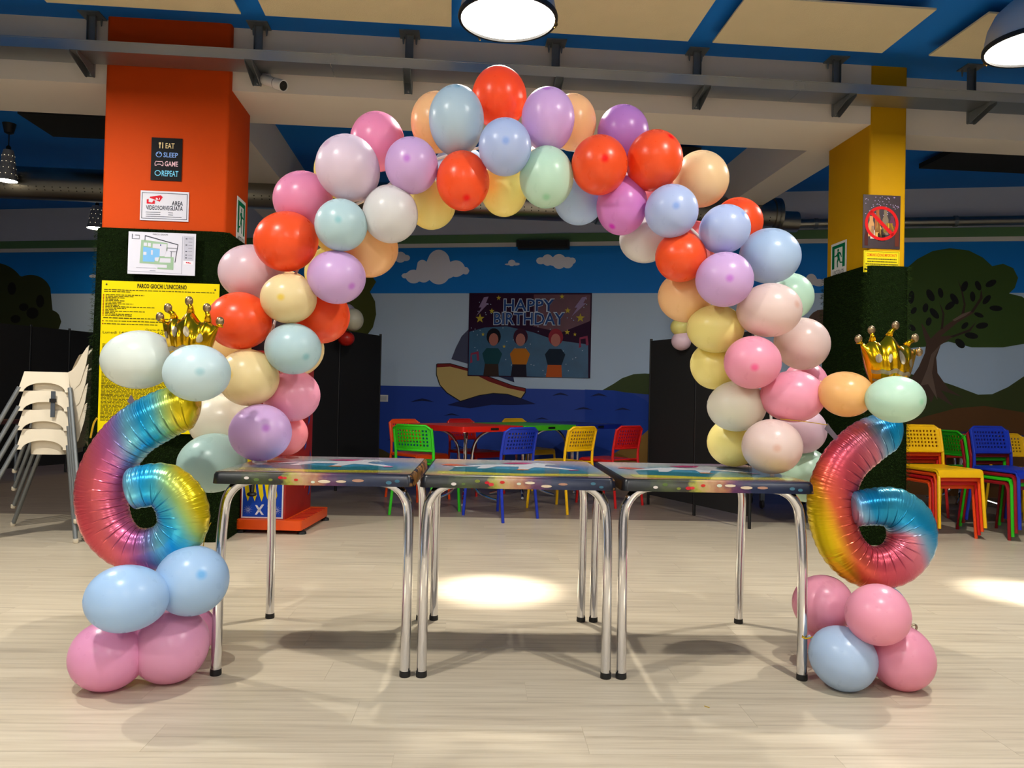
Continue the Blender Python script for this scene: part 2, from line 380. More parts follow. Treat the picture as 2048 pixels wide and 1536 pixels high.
wdec('painted_branch', [cR([(1030, 610), (1048, 540), (1030, 450), (1010, 380), (1040, 450), (1060, 540), (1052, 600)]), cR([(1090, 590), (1150, 500), (1160, 440), (1170, 500), (1110, 592)]), cR([(900, 700), (912, 600), (890, 520), (925, 600), (915, 695)]), cR([(960, 745), (1080, 700), (1130, 650), (1090, 712), (980, 752)])], (58, 44, 34), 0.0068)
for x, y, a, b, r in ((835, 482, 22, 42, -.5), (900, 466, 17, 33, -.2), (988, 505, 20, 40, -.6), (960, 548, 20, 38, .9), (1053, 425, 20, 36, .4), (1140, 420, 18, 33, -.4), (1105, 490, 17, 33, -.1), (1222, 406, 20, 38, 1.1), (1195, 510, 18, 36, .7), (1254, 565, 18, 42, -1.5), (860, 598, 20, 42, -.7), (803, 562, 18, 30, .2), (728, 580, 16, 26, .6), (712, 495, 20, 42, .1), (824, 650, 18, 28, .3), (1145, 608, 14, 32, -1.2), (1055, 676, 16, 28, .8), (1165, 676, 20, 40, 1.4), (1097, 740, 20, 44, -1.4), (1024, 790, 24, 38, -.8), (716, 690, 18, 28, -.9)):
    pts = [(x + a * cos(t) * cos(r) - b * sin(t) * sin(r), y + a * cos(t) * sin(r) + b * sin(t) * cos(r)) for t in [2 * pi * k / 14 for k in range(14)]]
    wdec('painted_leaf', [cR(pts)], (12, 14, 12), 0.0072)
wdec('painted_rock', [c8(circ(1195, 628, 92, 100))], (96, 72, 60), 0.005)
# tree at the far left
wdec('painted_tree_crown', [lump([(-40, 430, 190, 178), (180, 440, 124, 116), (290, 600, 72, 70), (60, 590, 200, 110)], c5)], (46, 54, 24), 0.0055)
for x, y, a, b in ((70, 405, 25, 38), (237, 480, 24, 38), (140, 515, 28, 23), (192, 550, 36, 34), (92, 585, 30, 24)):
    wdec('painted_leaf', [c5(circ(x, y, a, b, 14))], (14, 14, 12), 0.0072)

# ---- beams
bmat = mat('beam_white', (226, 218, 208), rough=0.78, var=0.03, scale=1.2, bump=0.06, bscale=30)
tag(MB().box(-7, 4.64, 0.0, 0.64, 3.10, CZ, bw).build('ceiling_beam', bmat), kind='structure')
tag(MB().box(4.92, 11, 0.17, 0.50, 3.10, CZ, bw).build('ceiling_beam', bmat), kind='structure')
tag(MB().box(4.46, 4.82, 0.64, 3.2, 3.10, CZ, bw).build('ceiling_beam', bmat), kind='structure')
tag(MB().box(-0.70, -0.12, 0.60, 4.4, 3.10, CZ, bw).build('ceiling_beam', bmat), kind='structure')

# ---- columns with artificial grass
grassm = mat('grass_base', (16, 27, 8), rough=0.95, spec=0.05, var=0.4, scale=40, bump=0.6, bscale=200)
blade_m = mat('grass_blade', (34, 54, 15), rough=0.8, spec=0.1, var=0.5, scale=30)
def column(name, label, x0, x1, y0, y1, ztop, c, gz, faces, nb):
    m = mat('paint_' + name, c, rough=0.7, spec=0.15, var=0.08, scale=2.5, bump=0.1, bscale=14)
    mid = bw((x0 + x1) / 2, (y0 + y1) / 2, 0)
    root = empty(name, mid, label, 'column')
    MB().cbox(x0, x1, y0, y1, 0, ztop, 0.022, bw).build('column_shaft', m, root, mid, True)
    g = 0.028
    def fr(x, y, z):      # the grass sleeve bulges a little below
        k = 1 + (1 - z / gz) * 0.05
        cx, cy = (x0 + x1) / 2, (y0 + y1) / 2
        return bw(cx + (x - cx) * k, cy + (y - cy) * k, z)
    cover = MB().cbox(x0 - g, x1 + g, y0 - g, y1 + g, 0.0, gz, 0.06, fr).build('grass_cover', grassm, root, mid, True)
    rnd = random.Random(len(name)); V = []; Fc = []
    for face, n in faces:
        for _ in range(n):
            z = rnd.uniform(0.0, gz)
            if face == 'f': x = rnd.uniform(x0 - g, x1 + g); y = y0 - g; nx, ny = 0, -1
            elif face == 'l': x = x0 - g; y = rnd.uniform(y0 - g, y1 + g); nx, ny = -1, 0
            else: x = x1 + g; y = rnd.uniform(y0 - g, y1 + g); nx, ny = 1, 0
            ln = rnd.uniform(0.014, 0.03); dx, dz = rnd.uniform(-.8, .8), rnd.uniform(-.9, .5)
            t = Vector((ny, -nx, 0)); d = Vector((nx, ny, 0)) + t * dx + Vector((0, 0, dz)); d.normalize()
            sd = (t * rnd.uniform(.3, 1) + Vector((0, 0, rnd.uniform(-1, 1)))).normalized() * 0.0016
            p = Vector((x, y, z)) - Vector((nx, ny, 0)) * 0.004
            i = len(V); V += [fr(*(p - sd)), fr(*(p + sd)), fr(*(p + d * ln))]; Fc.append((i, i + 1, i + 2))
    bl = MB().add(V, Fc).build('grass_blades', blade_m, cover, mid); bl['kind'] = 'stuff'
    return root
column('orange_column', 'orange painted column with a dark green artificial grass sleeve', -0.79, 0.03, -0.06, 0.50, CZ, (196, 66, 4), 2.10, (('f', 26000), ('r', 9000), ('l', 5000)), 0)
column('yellow_column', 'yellow painted column with a dark green artificial grass sleeve', 4.64, 4.925, 0.0, 0.64, CZ, (190, 142, 0), 2.05, (('f', 10000), ('l', 14000), ('r', 4000)), 0)

# ---- acoustic panels on the ceiling
cream = mat('acoustic_cream', (222, 208, 172), rough=0.9, var=0.05, scale=6, bump=0.25, bscale=120)
black_foam = mat('acoustic_black', (20, 19, 18), rough=0.9, var=0.2, scale=30)
px0 = [(-1.02, 'first'), (0.335, 'second'), (1.93, 'third'), (3.30, 'fourth'), (4.84, 'fifth')]
labs = ['cream acoustic ceiling panel above the orange column', 'cream acoustic ceiling panel between the orange column and the big lamp',
        'cream acoustic ceiling panel just beyond the big central lamp', 'cream acoustic ceiling panel above the yellow column', 'cream acoustic ceiling panel behind the lamp in the top corner']
for (x, _), lb in zip(px0, labs):
    tag(MB().box(x, x + 1.2, -0.98, -0.38, 3.455, 3.467, bw).build('acoustic_panel', cream, None, bw(x + .6, -.68, 3.475)), lb, 'ceiling panel', 'cream acoustic panels on the blue ceiling')
for lb, (x0, y0), (x1, y1), wd in (('black acoustic ceiling panel behind the orange column', (35, 218), (100, 265), 1.3), ('black acoustic ceiling panel beyond the yellow column', (1920, 289), (1852, 330), 1.3), ('black acoustic ceiling panel partly hidden behind the top of the arch', (1160, 285), (1150, 322), 1.2)):
    a = onz(x0, y0, 3.49) - B0; b = onz(x1, y1, 3.49) - B0
    ax, ay, by_ = a.dot(BX), a.dot(BY), b.dot(BY)
    tag(MB().box(ax, ax + wd, ay, by_, 3.45, 3.50, bw).build('acoustic_panel', black_foam, None, bw(ax + wd / 2, (ay + by_) / 2, 3.47)), lb, 'ceiling panel', 'black acoustic panels behind the beam')

# ================================================================== ceiling fittings
galv = mat('galvanised', (176, 182, 186), rough=0.42, metal=1.0, var=0.14, scale=3.0)
steel = mat('bracket_steel', (120, 128, 134), rough=0.45, metal=0.55, var=0.25, scale=14)
chrome = mat('chrome', (226, 226, 230), rough=0.09, metal=1.0, var=0.03)
blackm = mat('black_plastic', (12, 12, 13), rough=0.5, var=0.2)
t0 = bw(2, -0.2, 3.2)
tray = empty('cable_tray', t0, 'long galvanised steel cable tray hung across the room under the blue ceiling', 'cable tray')
for i, (a, b) in enumerate(((-2.6, 0.74), (0.745, 3.96), (3.965, 7.6))):
    mb = MB().box(a, b, -0.30, -0.297, 3.20, 3.262, bw); mb.box(a, b, -0.30, -0.09, 3.197, 3.20, bw); mb.box(a, b, -0.093, -0.09, 3.20, 3.262, bw)
    mb.box(a, b, -0.304, -0.292, 3.260, 3.266, bw)
    mb.build('tray_section', galv, tray, t0)
for x in (0.742, 3.962):
    p = MB().box(x - .05, x + .05, -0.3035, -0.30, 3.203, 3.257, bw).build('joint_plate', galv, tray, t0)
    for dx in (-.03, .03):
        for z in (3.215, 3.23, 3.245): MB().ball(bw(x + dx, -0.304, z), 0.004, 6).build('rivet', galv, p, t0)
NAMES = ['above the orange column, leftmost of the row', 'beside the security camera', 'third from the orange end', 'above the red balloon that tops the arch', 'between the arch top and the yellow column', 'in front of the yellow column', 'rightmost of the row']
for (x, y), nm in zip(((185, 30), (517, 48), (820, 72), (1110, 92), (1393, 104), (1675, 117), (1950, 130)), NAMES):
    d = onz(x, y, CZ) - B0; bx = d.dot(BX)
    o = bw(bx, -0.06, CZ)
    r = empty('tray_bracket', o, 'slotted steel tray bracket ' + nm, 'bracket', 'brackets of the cable tray')
    MB().box(bx - .07, bx + .07, -0.13, 0.0, CZ - .008, CZ, bw).build('ceiling_plate', steel, r, o)
    mb = MB().box(bx - .028, bx + .028, -0.062, -0.058, 3.12, CZ - .008, bw); mb.box(bx - .028, bx - .025, -0.085, -0.058, 3.12, CZ - .008, bw); mb.box(bx + .025, bx + .028, -0.085, -0.058, 3.12, CZ - .008, bw)
    mb.build('upright', steel, r, o)
    mb = MB()
    for sx in (-.026, .023):
        P = [bw(bx + sx, -0.062, 3.115), bw(bx + sx, -0.085, 3.11), bw(bx + sx, -0.31, 3.175), bw(bx + sx, -0.31, 3.196), bw(bx + sx, -0.062, 3.196)]
        mb.wprism(P, BX, 0.003)
    mb.box(bx - .026, bx + .026, -0.31, -0.062, 3.193, 3.1965, bw)
    mb.build('cantilever_arm', steel, r, o)
    for z in (3.135, 3.30, 3.36): MB().ball(bw(bx, -0.064, z), 0.009, 6).build('bolt', galv, r, o)
    for sx in (-.045, .045): MB().lathe([(0.008, 0), (0.008, -.02), (0.004, -.05)], bw(bx + sx, -0.03, CZ - .008), seg=6).build('anchor_bolt', steel, r, o)

# security camera on the beam
white = mat('white_plastic', (232, 232, 230), rough=0.4, var=0.02)
cb = bw(*[*onb(533, 142, 0.0)][:1], 0.0, onb(533, 142, 0.0)[1])
sc_ = empty('security_camera', cb, 'white bullet security camera on the beam beside the orange column', 'camera')
bx, bz = onb(531, 152, 0.0)
bz = 3.20; cbk = bw(bx, 0, bz)
MB().lathe([(0.001, 0.02), (0.04, 0.018), (0.045, 0.0)], cbk, -BY, 16).build('mount_base', white, sc_, cb, True)
MB().tube([bw(bx, -.015, bz), bw(bx + .005, -.07, bz - .03), bw(bx + .02, -.09, bz - .05)], 0.018, 10).build('mount_arm', white, sc_, cb, True)
c0 = bw(bx + .01, -.08, bz - .04); c1 = bw(bx + .17, -.20, bz - .125); ax = (c1 - c0).normalized()
L_ = (c1 - c0).length
MB().lathe([(0.001, -.01), (0.03, -.008), (0.034, 0.0), (0.034, L_ * .62)], c0, ax, 18, True).build('camera_body', white, sc_, cb, True)
MB().lathe([(0.037, L_ * .63), (0.037, L_), (0.033, L_), (0.033, L_ - .015), (0.001, L_ - .016)], c0, ax, 18).build('sun_hood', white, sc_, cb, True)
MB().lathe([(0.001, L_ - .004), (0.031, L_ - .004), (0.031, L_ - .012)], c0, ax, 18).build('lens', blackm, sc_, cb, True)
MB().lathe([(0.0355, L_ * .60), (0.0355, L_ * .64)], c0, ax, 18).build('seam_ring', blackm, sc_, cb)

# big pendant lamps: spun aluminium bell, black rim, glowing diffuser
alu = mat('spun_aluminium', (200, 202, 204), rough=0.45, metal=0.6, var=0.06, scale=4)
glow = mat('diffuser_glow', (255, 250, 240), rough=0.5, emit=(255, 246, 232), estr=14)
glow.cycles.emission_sampling = 'NONE'
def pendant(x, y, z, label, inview):
    o = Vector((x, y, z)); r = empty('pendant_lamp', o, label, 'lamp', 'big aluminium pendant lamps')
    R = 0.258
    MB().lathe([(R, 0.0), (R * .985, .05), (R * .93, .12), (R * .80, .19), (R * .58, .245), (R * .36, .28), (.06, .30), (.06, .36), (.02, .38)], o, seg=40).build('bell_shade', alu, r, o, True)
    MB().lathe([(R - .004, .012), (R + .008, .012), (R + .010, 0), (R + .008, -.012), (R - .006, -.012), (R - .006, .01)], o, seg=40).build('rim', blackm, r, o, True)
    MB().lathe([(0.001, -.010), (R * .5, -.008), (R * .9, -.003), (R - .006, 0.002)], o, seg=40).build('diffuser', glow, r, o, True)
    for a in (1.45 * pi, .12, 2.2):
        MB().tube([o + Vector((cos(a) * (R + .006), sin(a) * (R + .006), .02)), o + Vector((cos(a) * (R + .012), sin(a) * (R + .012), -.012)), o + Vector((cos(a) * (R - .004), sin(a) * (R - .004), -.03))], .004, 6).build('clip', mat('brass', (190, 150, 80), rough=.3, metal=1), r, o)
    MB().tube([o + Vector((0, 0, .37)), o + Vector((0, 0, CZ - z))], .008, 8).build('suspension_rod', alu, r, o)
    ad = bpy.data.lights.new('pendant_light', 'AREA'); ad.shape = 'DISK'; ad.size = .08; ad.energy = LAMP_W * (1.25 if y > 3 else .92 if y > 1 else .78); ad.color = (1.0, 0.96, 0.89)
    ao = bpy.data.objects.new('pendant_light', ad); COL.objects.link(ao); ao.parent = r; ao.location = (0, 0, -.016)
    # narrow core of the lamp's beam
    ld = bpy.data.lights.new('pendant_beam', 'SPOT'); ld.energy = 1600; ld.spot_size = radians(15); ld.spot_blend = 0.9; ld.shadow_soft_size = 0.1
    ld.color = (1.0, 0.95, 0.86)
    lo = bpy.data.objects.new('pendant_beam', ld); COL.objects.link(lo); lo.parent = r; lo.location = (0, 0, -.03)
    return r
PL_LAB = ['aluminium bell pendant lamp hanging at the top centre above the arch', 'aluminium bell pendant lamp cut off at the top corner beyond the yellow column']
for i, p in enumerate(PENDANTS):
    pendant(*p, PL_LAB[i] if i < 2 else 'aluminium bell pendant lamp %s' % ['', '', 'beside the orange column out of view', 'over the table end by the orange column', 'over the table end by the yellow column', 'behind the viewer near the orange end', 'straight behind the viewer', 'behind the viewer near the yellow end', 'added out of view in the rearmost row towards the orange end', 'added out of view in the rearmost row towards the yellow end'][i], i < 2)

# small perforated pendants at the back
pshade = mat('grey_shade', (150, 152, 155), rough=0.5, metal=0.2, var=0.05)
for (x, yc, yb, yt, Z, lab) in ((15, 245, 362, 300, 7.4, 'small grey perforated pendant lamp at the photo edge with black ceiling rose'), (193, 320, 457, 412, 9.6, 'small grey perforated pendant lamp hanging below the duct beside the orange column')):
    bt = CP + ray(x, yb) * Z; o = Vector((bt.x, bt.y, bt.z)); tp = CP + ray(x, yt) * Z; hgt = tp.z - bt.z; R = 17.5 / FPX * Z
    r = empty('small_pendant_lamp', o, lab, 'lamp', 'small perforated pendant lamps')
    sh = MB().lathe([(R, 0), (R * .62, hgt * .86), (R * .5, hgt), (.02, hgt)], o, seg=24).build('lamp_shade', pshade, r, o, True)
    mb = MB()
    for lv in range(4):
        zz = hgt * (.2 + .2 * lv); rr = R + (R * .62 - R) * zz / (hgt * .86) + .001
        for k in range(10):
            a = 2 * pi * k / 10 + lv * .3; nn = Vector((cos(a), sin(a), .2)).normalized(); c = o + Vector((cos(a) * rr, sin(a) * rr, zz)); t = Vector((-sin(a), cos(a), 0)); q = nn.cross(t)
            mb.add([c + (t * cos(b) + q * sin(b)) *   .0035 + nn * .001 for b in [k2 * pi / 3 for k2 in range(6)]], [tuple(range(6))])
    d = mb.build('perforations', mat('perforation_glow', (255, 240, 210), emit=(255, 236, 200), estr=1.5), sh, o); d['kind'] = 'stuff'
    MB().lathe([(0.001, .004), (R * .96, .006)], o, seg=24).build('diffuser', mat('small_glow', (255, 240, 215), emit=(255, 232, 196), estr=110), r, o)
    MB().lathe([(.022, 0), (.022, .03), (.01, .045)], o + Vector((0, 0, hgt)), seg=12, caps=True).build('lamp_holder', blackm, r, o, True)
    MB().tube([o + Vector((0, 0, hgt + .04)), Vector((o.x, o.y, CZ - .1))], .005, 6).build('cord', blackm, r, o)
    MB().lathe([(.02, -.1), (.04, -.09), (.06, 0)], Vector((o.x, o.y, CZ)), seg=16, caps=True).build('ceiling_rose', blackm, r, o, True)

# ventilation duct
duct_m = mat('duct_metal', (152, 150, 142), rough=0.32, metal=1.0, var=0.1, scale=3)
DBY = 2.55
_, zt = onb(100, 336, DBY); _, zb = onb(100, 400, DBY); dz, dr = (zt + zb) / 2, (zt - zb) / 2
xe = onb(1552, 430, DBY)[0]; do_ = bw(0, DBY, dz)
duct = empty('ventilation_duct', do_, 'round galvanised ventilation duct with small holes running along the back ceiling', 'duct')
cuts = [-5.2, -1.62, 0.72, 3.1, 5.0, xe]
for a, b in zip(cuts[:-1], cuts[1:]):
    sct = MB().lathe([(dr, 0), (dr, b - a)], bw(a, DBY, dz), BX, 32).build('duct_section', duct_m, duct, do_, True)
    MB().lathe([(dr, -.03), (dr + .018, -.025), (dr + .018, .025), (dr, .03)], bw(b, DBY, dz), BX, 32).build('flange', duct_m, duct, do_, True)
    mb = MB(); n = int((b - a - .1) / .075)
    for k in range(n):
        for an in (-.42, -.62):
            c = bw(a + .08 + k * .075, DBY - (dr + .0008) * cos(an), dz + (dr + .0008) * sin(an)); q = (-BY * sin(an) * -1 + BZ * cos(an))
            mb.add([c + (BX * cos(t) + q * sin(t)) * .007 for t in [j * pi / 3 for j in range(6)]], [tuple(range(6))])
    tag(mb.build('holes', blackm, sct, do_), kind='stuff')
MB().lathe([(0.001, .01), (dr * .98, 0)], bw(xe, DBY, dz), BX, 32).build('end_cap', duct_m, duct, do_)
MB().lathe([(.11, 0), (.11, .22), (.001, .22)], bw(xe, DBY - .02, dz - dr * .45), BX, 20).build('outlet_spigot', duct_m, duct, do_, True)
zp = wpx(1813, 444, .16).z; po = wfr(5.6, .16, zp)
pip = empty('service_pipe', po, 'thin galvanised pipe along the wall above the mural tree', 'pipe')
a0 = (wpx(1560, 452, .16) - W0).dot(WX)
MB().tube([wfr(a0, .16, zp), wfr(a0 + 5, .16, zp)], .055, 14).build('pipe_run', duct_m, pip, po, True)
for a in (a0 + .4, a0 + 1.9, a0 + 3.0):
    MB().lathe([(.062, -.02), (.062, .02)], wfr(a, .16, zp), WX, 14).build('pipe_clamp', steel, pip, po)
    MB().box(a - .01, a + .01, 0.02, .11, zp - .01, zp + .01, wfr).build('wall_bracket', steel, pip, po)
# black speaker bar on the trim, switch plate, detector
def wthing(x0, y0, x1, y1, h0, h1):
    a = wpx(x0, y1, h1) - W0; b = wpx(x1, y0, h1) - W0
    return a.dot(WX), b.dot(WX), a.z, b.z
a, b, z0, z1 = wthing(1035, 479, 1138, 497, 0, .14)
o = wfr((a + b) / 2, .08, z0); sp_ = empty('wall_speaker', o, 'black bar loudspeaker fixed to the white trim above the mural', 'speaker')
MB().box(a, b, .03, .14, z0, z1, wfr).build('speaker_case', blackm, sp_, o)
MB().box(a + .02, b - .02, .14, .145, z0 + .015, z1 - .015, wfr).build('speaker_grille', mat('grille', (26, 26, 28), rough=.8), sp_, o)
MB().box(a - .03, a, .03, .06, z0 + .04, z1 + .02, wfr).build('wall_bracket', blackm, sp_, o)
a, b, z0, z1 = wthing(757, 790, 776, 803, 0, .012)
o = wfr((a + b) / 2, .0, z0); s2 = empty('switch_plate', o, 'white switch plate on the painted sea beside the black screens', 'switch')
MB().box(a, b, .003, .012, z0, z1, wfr).build('cover_plate', white, s2, o)
MB().box(a + .02, b - .02, .012, .018, z0 + .015, z1 - .015, wfr).build('rocker', mat('switch_grey', (190, 194, 198)), s2, o)
bx, bz = 4.966, onb(1820, 312, 0.25)[1]
o = bw(bx, .25, bz); dtt = empty('emergency_light', o, 'small white emergency light on the side of the yellow column', 'light fitting')
MB().cbox(bx - .04, bx + .03, .2, .34, bz - .02, bz + .03, .01, bw).build('light_housing', white, dtt, o, True)
MB().cbox(bx - .03, bx + .02, .21, .33, bz - .028, bz - .02, .008, bw).build('light_cover', mat('frosted', (215, 218, 220), rough=.6), dtt, o, True)
a, z = onb(1808, 0, 0)[0], 0

# ================================================================== signs
SY = -0.062     # front of the orange column
s = bsheet('motto_sign', 'black sign with neon style words on the orange column', 'sign', 304, 275, 363, 363, SY, ink((14, 13, 16)))
s.text('EAT', .46, .755, .75, .88, ink((232, 206, 150)), .01)
s.rect('fork_icon', [(.26, .75, .29, .84), (.24, .84, .31, .89), (.35, .75, .38, .89)], ink((232, 206, 150)), .0006, 'stuff')
s.text('SLEEP', .40, .545, .87, .66, ink((140, 180, 250)), .01)
s.ring('face_icon', .25, .605, .10, .065, .2, ink((140, 180, 250)), .0006)
s.poly('face_icon', [[(.19, .62), (.22, .62), (.22, .645), (.19, .645)], [(.27, .62), (.30, .62), (.30, .645), (.27, .645)]], ink((140, 180, 250)), .0006, 'stuff')
s.text('GAME', .45, .335, .88, .455, ink((240, 196, 206)), .01)
s.poly('gamepad_icon', [[(.13, .34), (.18, .34), (.22, .37), (.31, .37), (.35, .34), (.40, .34), (.41, .40), (.37, .45), (.30, .445), (.23, .445), (.16, .45), (.12, .40)]], ink((240, 196, 206)), .0006)
s.poly('gamepad_icon', [[(.15, .355), (.18, .355), (.22, .385), (.31, .385), (.35, .355), (.38, .355), (.39, .40), (.36, .435), (.30, .43), (.23, .43), (.17, .435), (.14, .40)]], ink((14, 13, 16)), .0010)
s.text('REPEAT', .36, .10, .90, .235, ink((120, 206, 240)), .01)
s.ring('arrow_icon', .23, .17, .10, .065, .25, ink((120, 206, 240)), .0006)
s = bsheet('surveillance_sign', 'white video surveillance sign with red camera drawing on the orange column', 'sign', 282, 381, 377, 444, SY, ink((214, 214, 224)))
nv = ink((26, 32, 52))
s.poly('border_line', [[(.03, .06), (.97, .06), (.97, .075), (.03, .075)], [(.03, .92), (.97, .92), (.97, .935), (.03, .935)], [(.03, .06), (.04, .06), (.04, .935), (.03, .935)], [(.96, .06), (.97, .06), (.97, .935), (.96, .935)]], nv, .0004, 'stuff')
s.text('AREA', .65, .53, .88, .68, nv, .015)
s.text('VIDEOSORVEGLIATA', .12, .36, .88, .51, nv, .012)
rd = ink((206, 26, 44))
s.poly('camera_drawing', [[(.20, .80), (.42, .86), (.46, .80), (.40, .64), (.30, .70), (.19, .76)]], rd, .0004)
s.poly('camera_drawing', [[(.13, .56), (.17, .56), (.17, .62), (.24, .60), (.27, .68), (.30, .67), (.30, .56), (.17, .56), (.17, .72), (.13, .70)]], rd, .0004)
s.rect('camera_drawing', [(.32, .70, .335, .77), (.345, .70, .375, .715), (.345, .70, .357, .76), (.39, .71, .40, .77)], ink((240, 240, 244)), .001, 'stuff')
s.rect('fine_print', [(.12, .27, .42, .285), (.58, .27, .68, .285), (.12, .20, .42, .215), (.58, .20, .68, .215), (.12, .13, .86, .145)], nv, .0004, 'stuff')
GYc = -0.06 - 0.028 - 0.024 - .018
s = bsheet('floor_plan_sheet', 'white printed floor plan sheet with pale blue areas on the grass sleeve', 'sign', 258, 463, 390, 552, GYc, ink((212, 212, 224)))
dk = ink((70, 72, 84)); gr = ink((150, 180, 150)); bl = ink((120, 178, 226))
s.text('PARCO GIOCHI', .36, .935, .58, .97, dk, .0)
def pc(pts): return [((x - 75) / 1865, 1 - (y - 30) / 1270) for x, y in pts]
s.poly('plan_lawn', [pc([(430, 270), (520, 270), (1160, 340), (1160, 560), (1090, 580), (1090, 760), (1270, 760), (1340, 760), (1340, 940), (1340, 1140), (900, 1130), (900, 990), (400, 970)])], gr, .0004)
s.poly('plan_room', [pc([(500, 350), (590, 350), (590, 450), (500, 450)]), pc([(615, 350), (700, 355), (700, 465), (615, 460)]), pc([(750, 370), (1140, 375), (1130, 590), (1090, 740), (950, 740), (950, 520), (750, 500)]), pc([(970, 800), (1260, 800), (1260, 930), (950, 930)]), pc([(800, 780), (940, 780), (910, 900), (830, 890)]), pc([(790, 990), (1160, 1000), (1160, 1090), (900, 1085)])], ink((206, 206, 218)), .0007, 'stuff')
s.poly('plan_pool', [pc([(490, 470), (730, 510), (950, 530), (950, 770), (820, 790), (810, 920), (490, 920)])], bl, .0010)
s.poly('plan_island', [pc([(500, 630), (585, 630), (585, 720), (500, 720)]), pc([(710, 570), (760, 570), (760, 710), (710, 710)])], ink((206, 206, 218)), .0013, 'stuff')
s.poly('plan_wall', [pc([(525, 130), (560, 130), (1460, 370), (1460, 395), (540, 155), (540, 280), (525, 280)]), pc([(1440, 380), (1460, 380), (1390, 920), (1370, 920)]), pc([(1140, 480), (1430, 490), (1430, 500), (1140, 492)]), pc([(1230, 590), (1400, 590), (1400, 602), (1230, 602)]), pc([(1262, 600), (1275, 600), (1275, 760), (1262, 760)]), pc([(1140, 490), (1152, 490), (1152, 590), (1140, 590)]), pc([(170, 100), (190, 100), (185, 240), (170, 250)]), pc([(170, 240), (380, 240), (380, 250), (170, 250)]), pc([(370, 130), (380, 130), (380, 250), (370, 250)]), pc([(260, 125), (380, 125), (380, 138), (260, 138)])], dk, .0010, 'stuff')
s.poly('legend_panel', [pc([(1610, 110), (1895, 120), (1895, 850), (1610, 850)])], ink((186, 186, 200)), .0004)
s.poly('legend_mark', [pc([(1660 + 0, y), (1710, y), (1710, y + 26), (1660, y + 26)]) for y in (180, 365, 560, 670, 755)] + [pc([(1740, y + 6), (1850, y + 6), (1850, y + 14), (1740, y + 14)]) for y in (180, 280, 370, 465, 560, 675, 760)], dk, .0008, 'stuff')
s.poly('plan_marker', [pc(circ(970, 410, 18, 22, 10))], ink((24, 50, 130)), .0012)
s.poly('logo_box', [pc([(1620, 860), (1885, 865), (1885, 965), (1620, 960)])], ink((226, 226, 234)), .0006)
s.poly('logo_mark', [pc([(1680, 900), (1710, 885), (1730, 910), (1760, 885), (1780, 908), (1825, 912), (1820, 935), (1690, 925)])], rd, .001)
s.poly('scale_line', [pc([(310, 1100), (860, 1108), (860, 1116), (310, 1108)]), pc([(690, 1185), (850, 1185), (850, 1198), (690, 1198)]), pc([(90, 1215), (1580, 1250), (1580, 1256), (90, 1221)]), pc([(1570, 120), (1578, 120), (1578, 1250), (1570, 1250)])], ink((130, 130, 150)), .0005, 'stuff')

s = bsheet('rules_board', 'big yellow rules board with black print on the grass sleeve', 'sign', 205, 561, 431, 869, GYc - .012, ink((226, 204, 0)), th=.006)
bk = ink((34, 30, 12))
s.text("PARCO GIOCHI L'UNICORNO", .30, .956, .72, .987, bk, .025)
rows = []
def line(u0, u1, v, t=.0052):
    u = u0; rr = random.Random(int(v * 9999))
    while u < u1:
        wd = min(rr.uniform(.012, .045), u1 - u); rows.append((u, v, u + wd, v + t)); u += wd + .006
line(.02, .96, .938); line(.02, .25, .926)
for k, e in enumerate((.36, .27, .20, .14, .20, .17, .27, .15, .45, .21, .13, .37, .12, .26, .26)): line(.035, e, .905 - k * .0098)
line(.02, .62, .752, .006); line(.04, .64, .732); line(.03, .48, .713)
for k in range(62): line(.02, .97, .58 - k * .0082, .0042)
s.rect('fine_print', rows, ink((70, 62, 14)), .0004, 'stuff')
s.poly('bullet_mark', [circ(.018, .908 - k * .0098, .006, .0035, 8) for k in range(15)] + [circ(.018, v, .007, .004, 8) for v in (.735, .716)], ink((150, 44, 20)), .0008, 'stuff')
s.text('Orario di apertura', .38, .672, .62, .690, bk, .0)
s.text('Lunedì 14/20 - Martedì 14/20 - Mercoledì 14/20', .02, .652, .90, .668, bk, .0)
s.text('Sabato 14/23.30 - Domenica', .29, .632, .70, .647, bk, .0)
s.text('REGOLAMENTO', .36, .602, .66, .624, bk, .025)
s.text('USO DEI GIOCHI', .02, .306, .14, .314, bk, .01, .0012)
s.text('REGOLAMENTO', .02, .243, .12, .251, bk, .01, .0012)
s.rect('footer_band', [(.55, .0, 1.0, .04)], ink((226, 204, 0)), .0008)
s.text('GRAZIE', .84, .010, .985, .024, bk, .02, .0014)
for u, v in ((.04, .975), (.965, .96)): s.disc('fixing_screw', u, v, .008, .006, ink((60, 60, 50)), .001, 10)

gsign = ink((0, 106, 66)); wsign = ink((214, 214, 210))
def exit_sign(name, label, O, ex, n, wd, ht, flip):
    s = Sheet(name, label, 'sign', O, ex, BZ, n, wd, ht, wsign, group='emergency exit signs')
    F = (lambda u: 1 - u) if flip else (lambda u: u)
    def P(nm, pts): s.poly(nm, [[(F(u), v) for u, v in pts]], gsign, .0005)
    P('door_frame', [(.08, .36), (.08, .94), (.92, .94), (.92, .36), (.76, .36), (.76, .86), (.24, .86), (.24, .36)])
    s.disc('runner_figure', F(.52), .80, .06, .04, gsign, .0005, 12)
    P('runner_figure', [(.40, .75), (.56, .76), (.62, .70), (.75, .68), (.75, .65), (.58, .66), (.55, .60), (.60, .52), (.58, .38), (.52, .38), (.53, .50), (.46, .55), (.40, .47), (.20, .45), (.20, .48), (.36, .50), (.42, .62), (.44, .71), (.36, .66), (.32, .60), (.28, .61), (.33, .70)])
    s.text('USCITA DI', .14, .20, .86, .31, bk, .0)
    s.text('EMERGENZA', .08, .06, .92, .17, bk, .02)
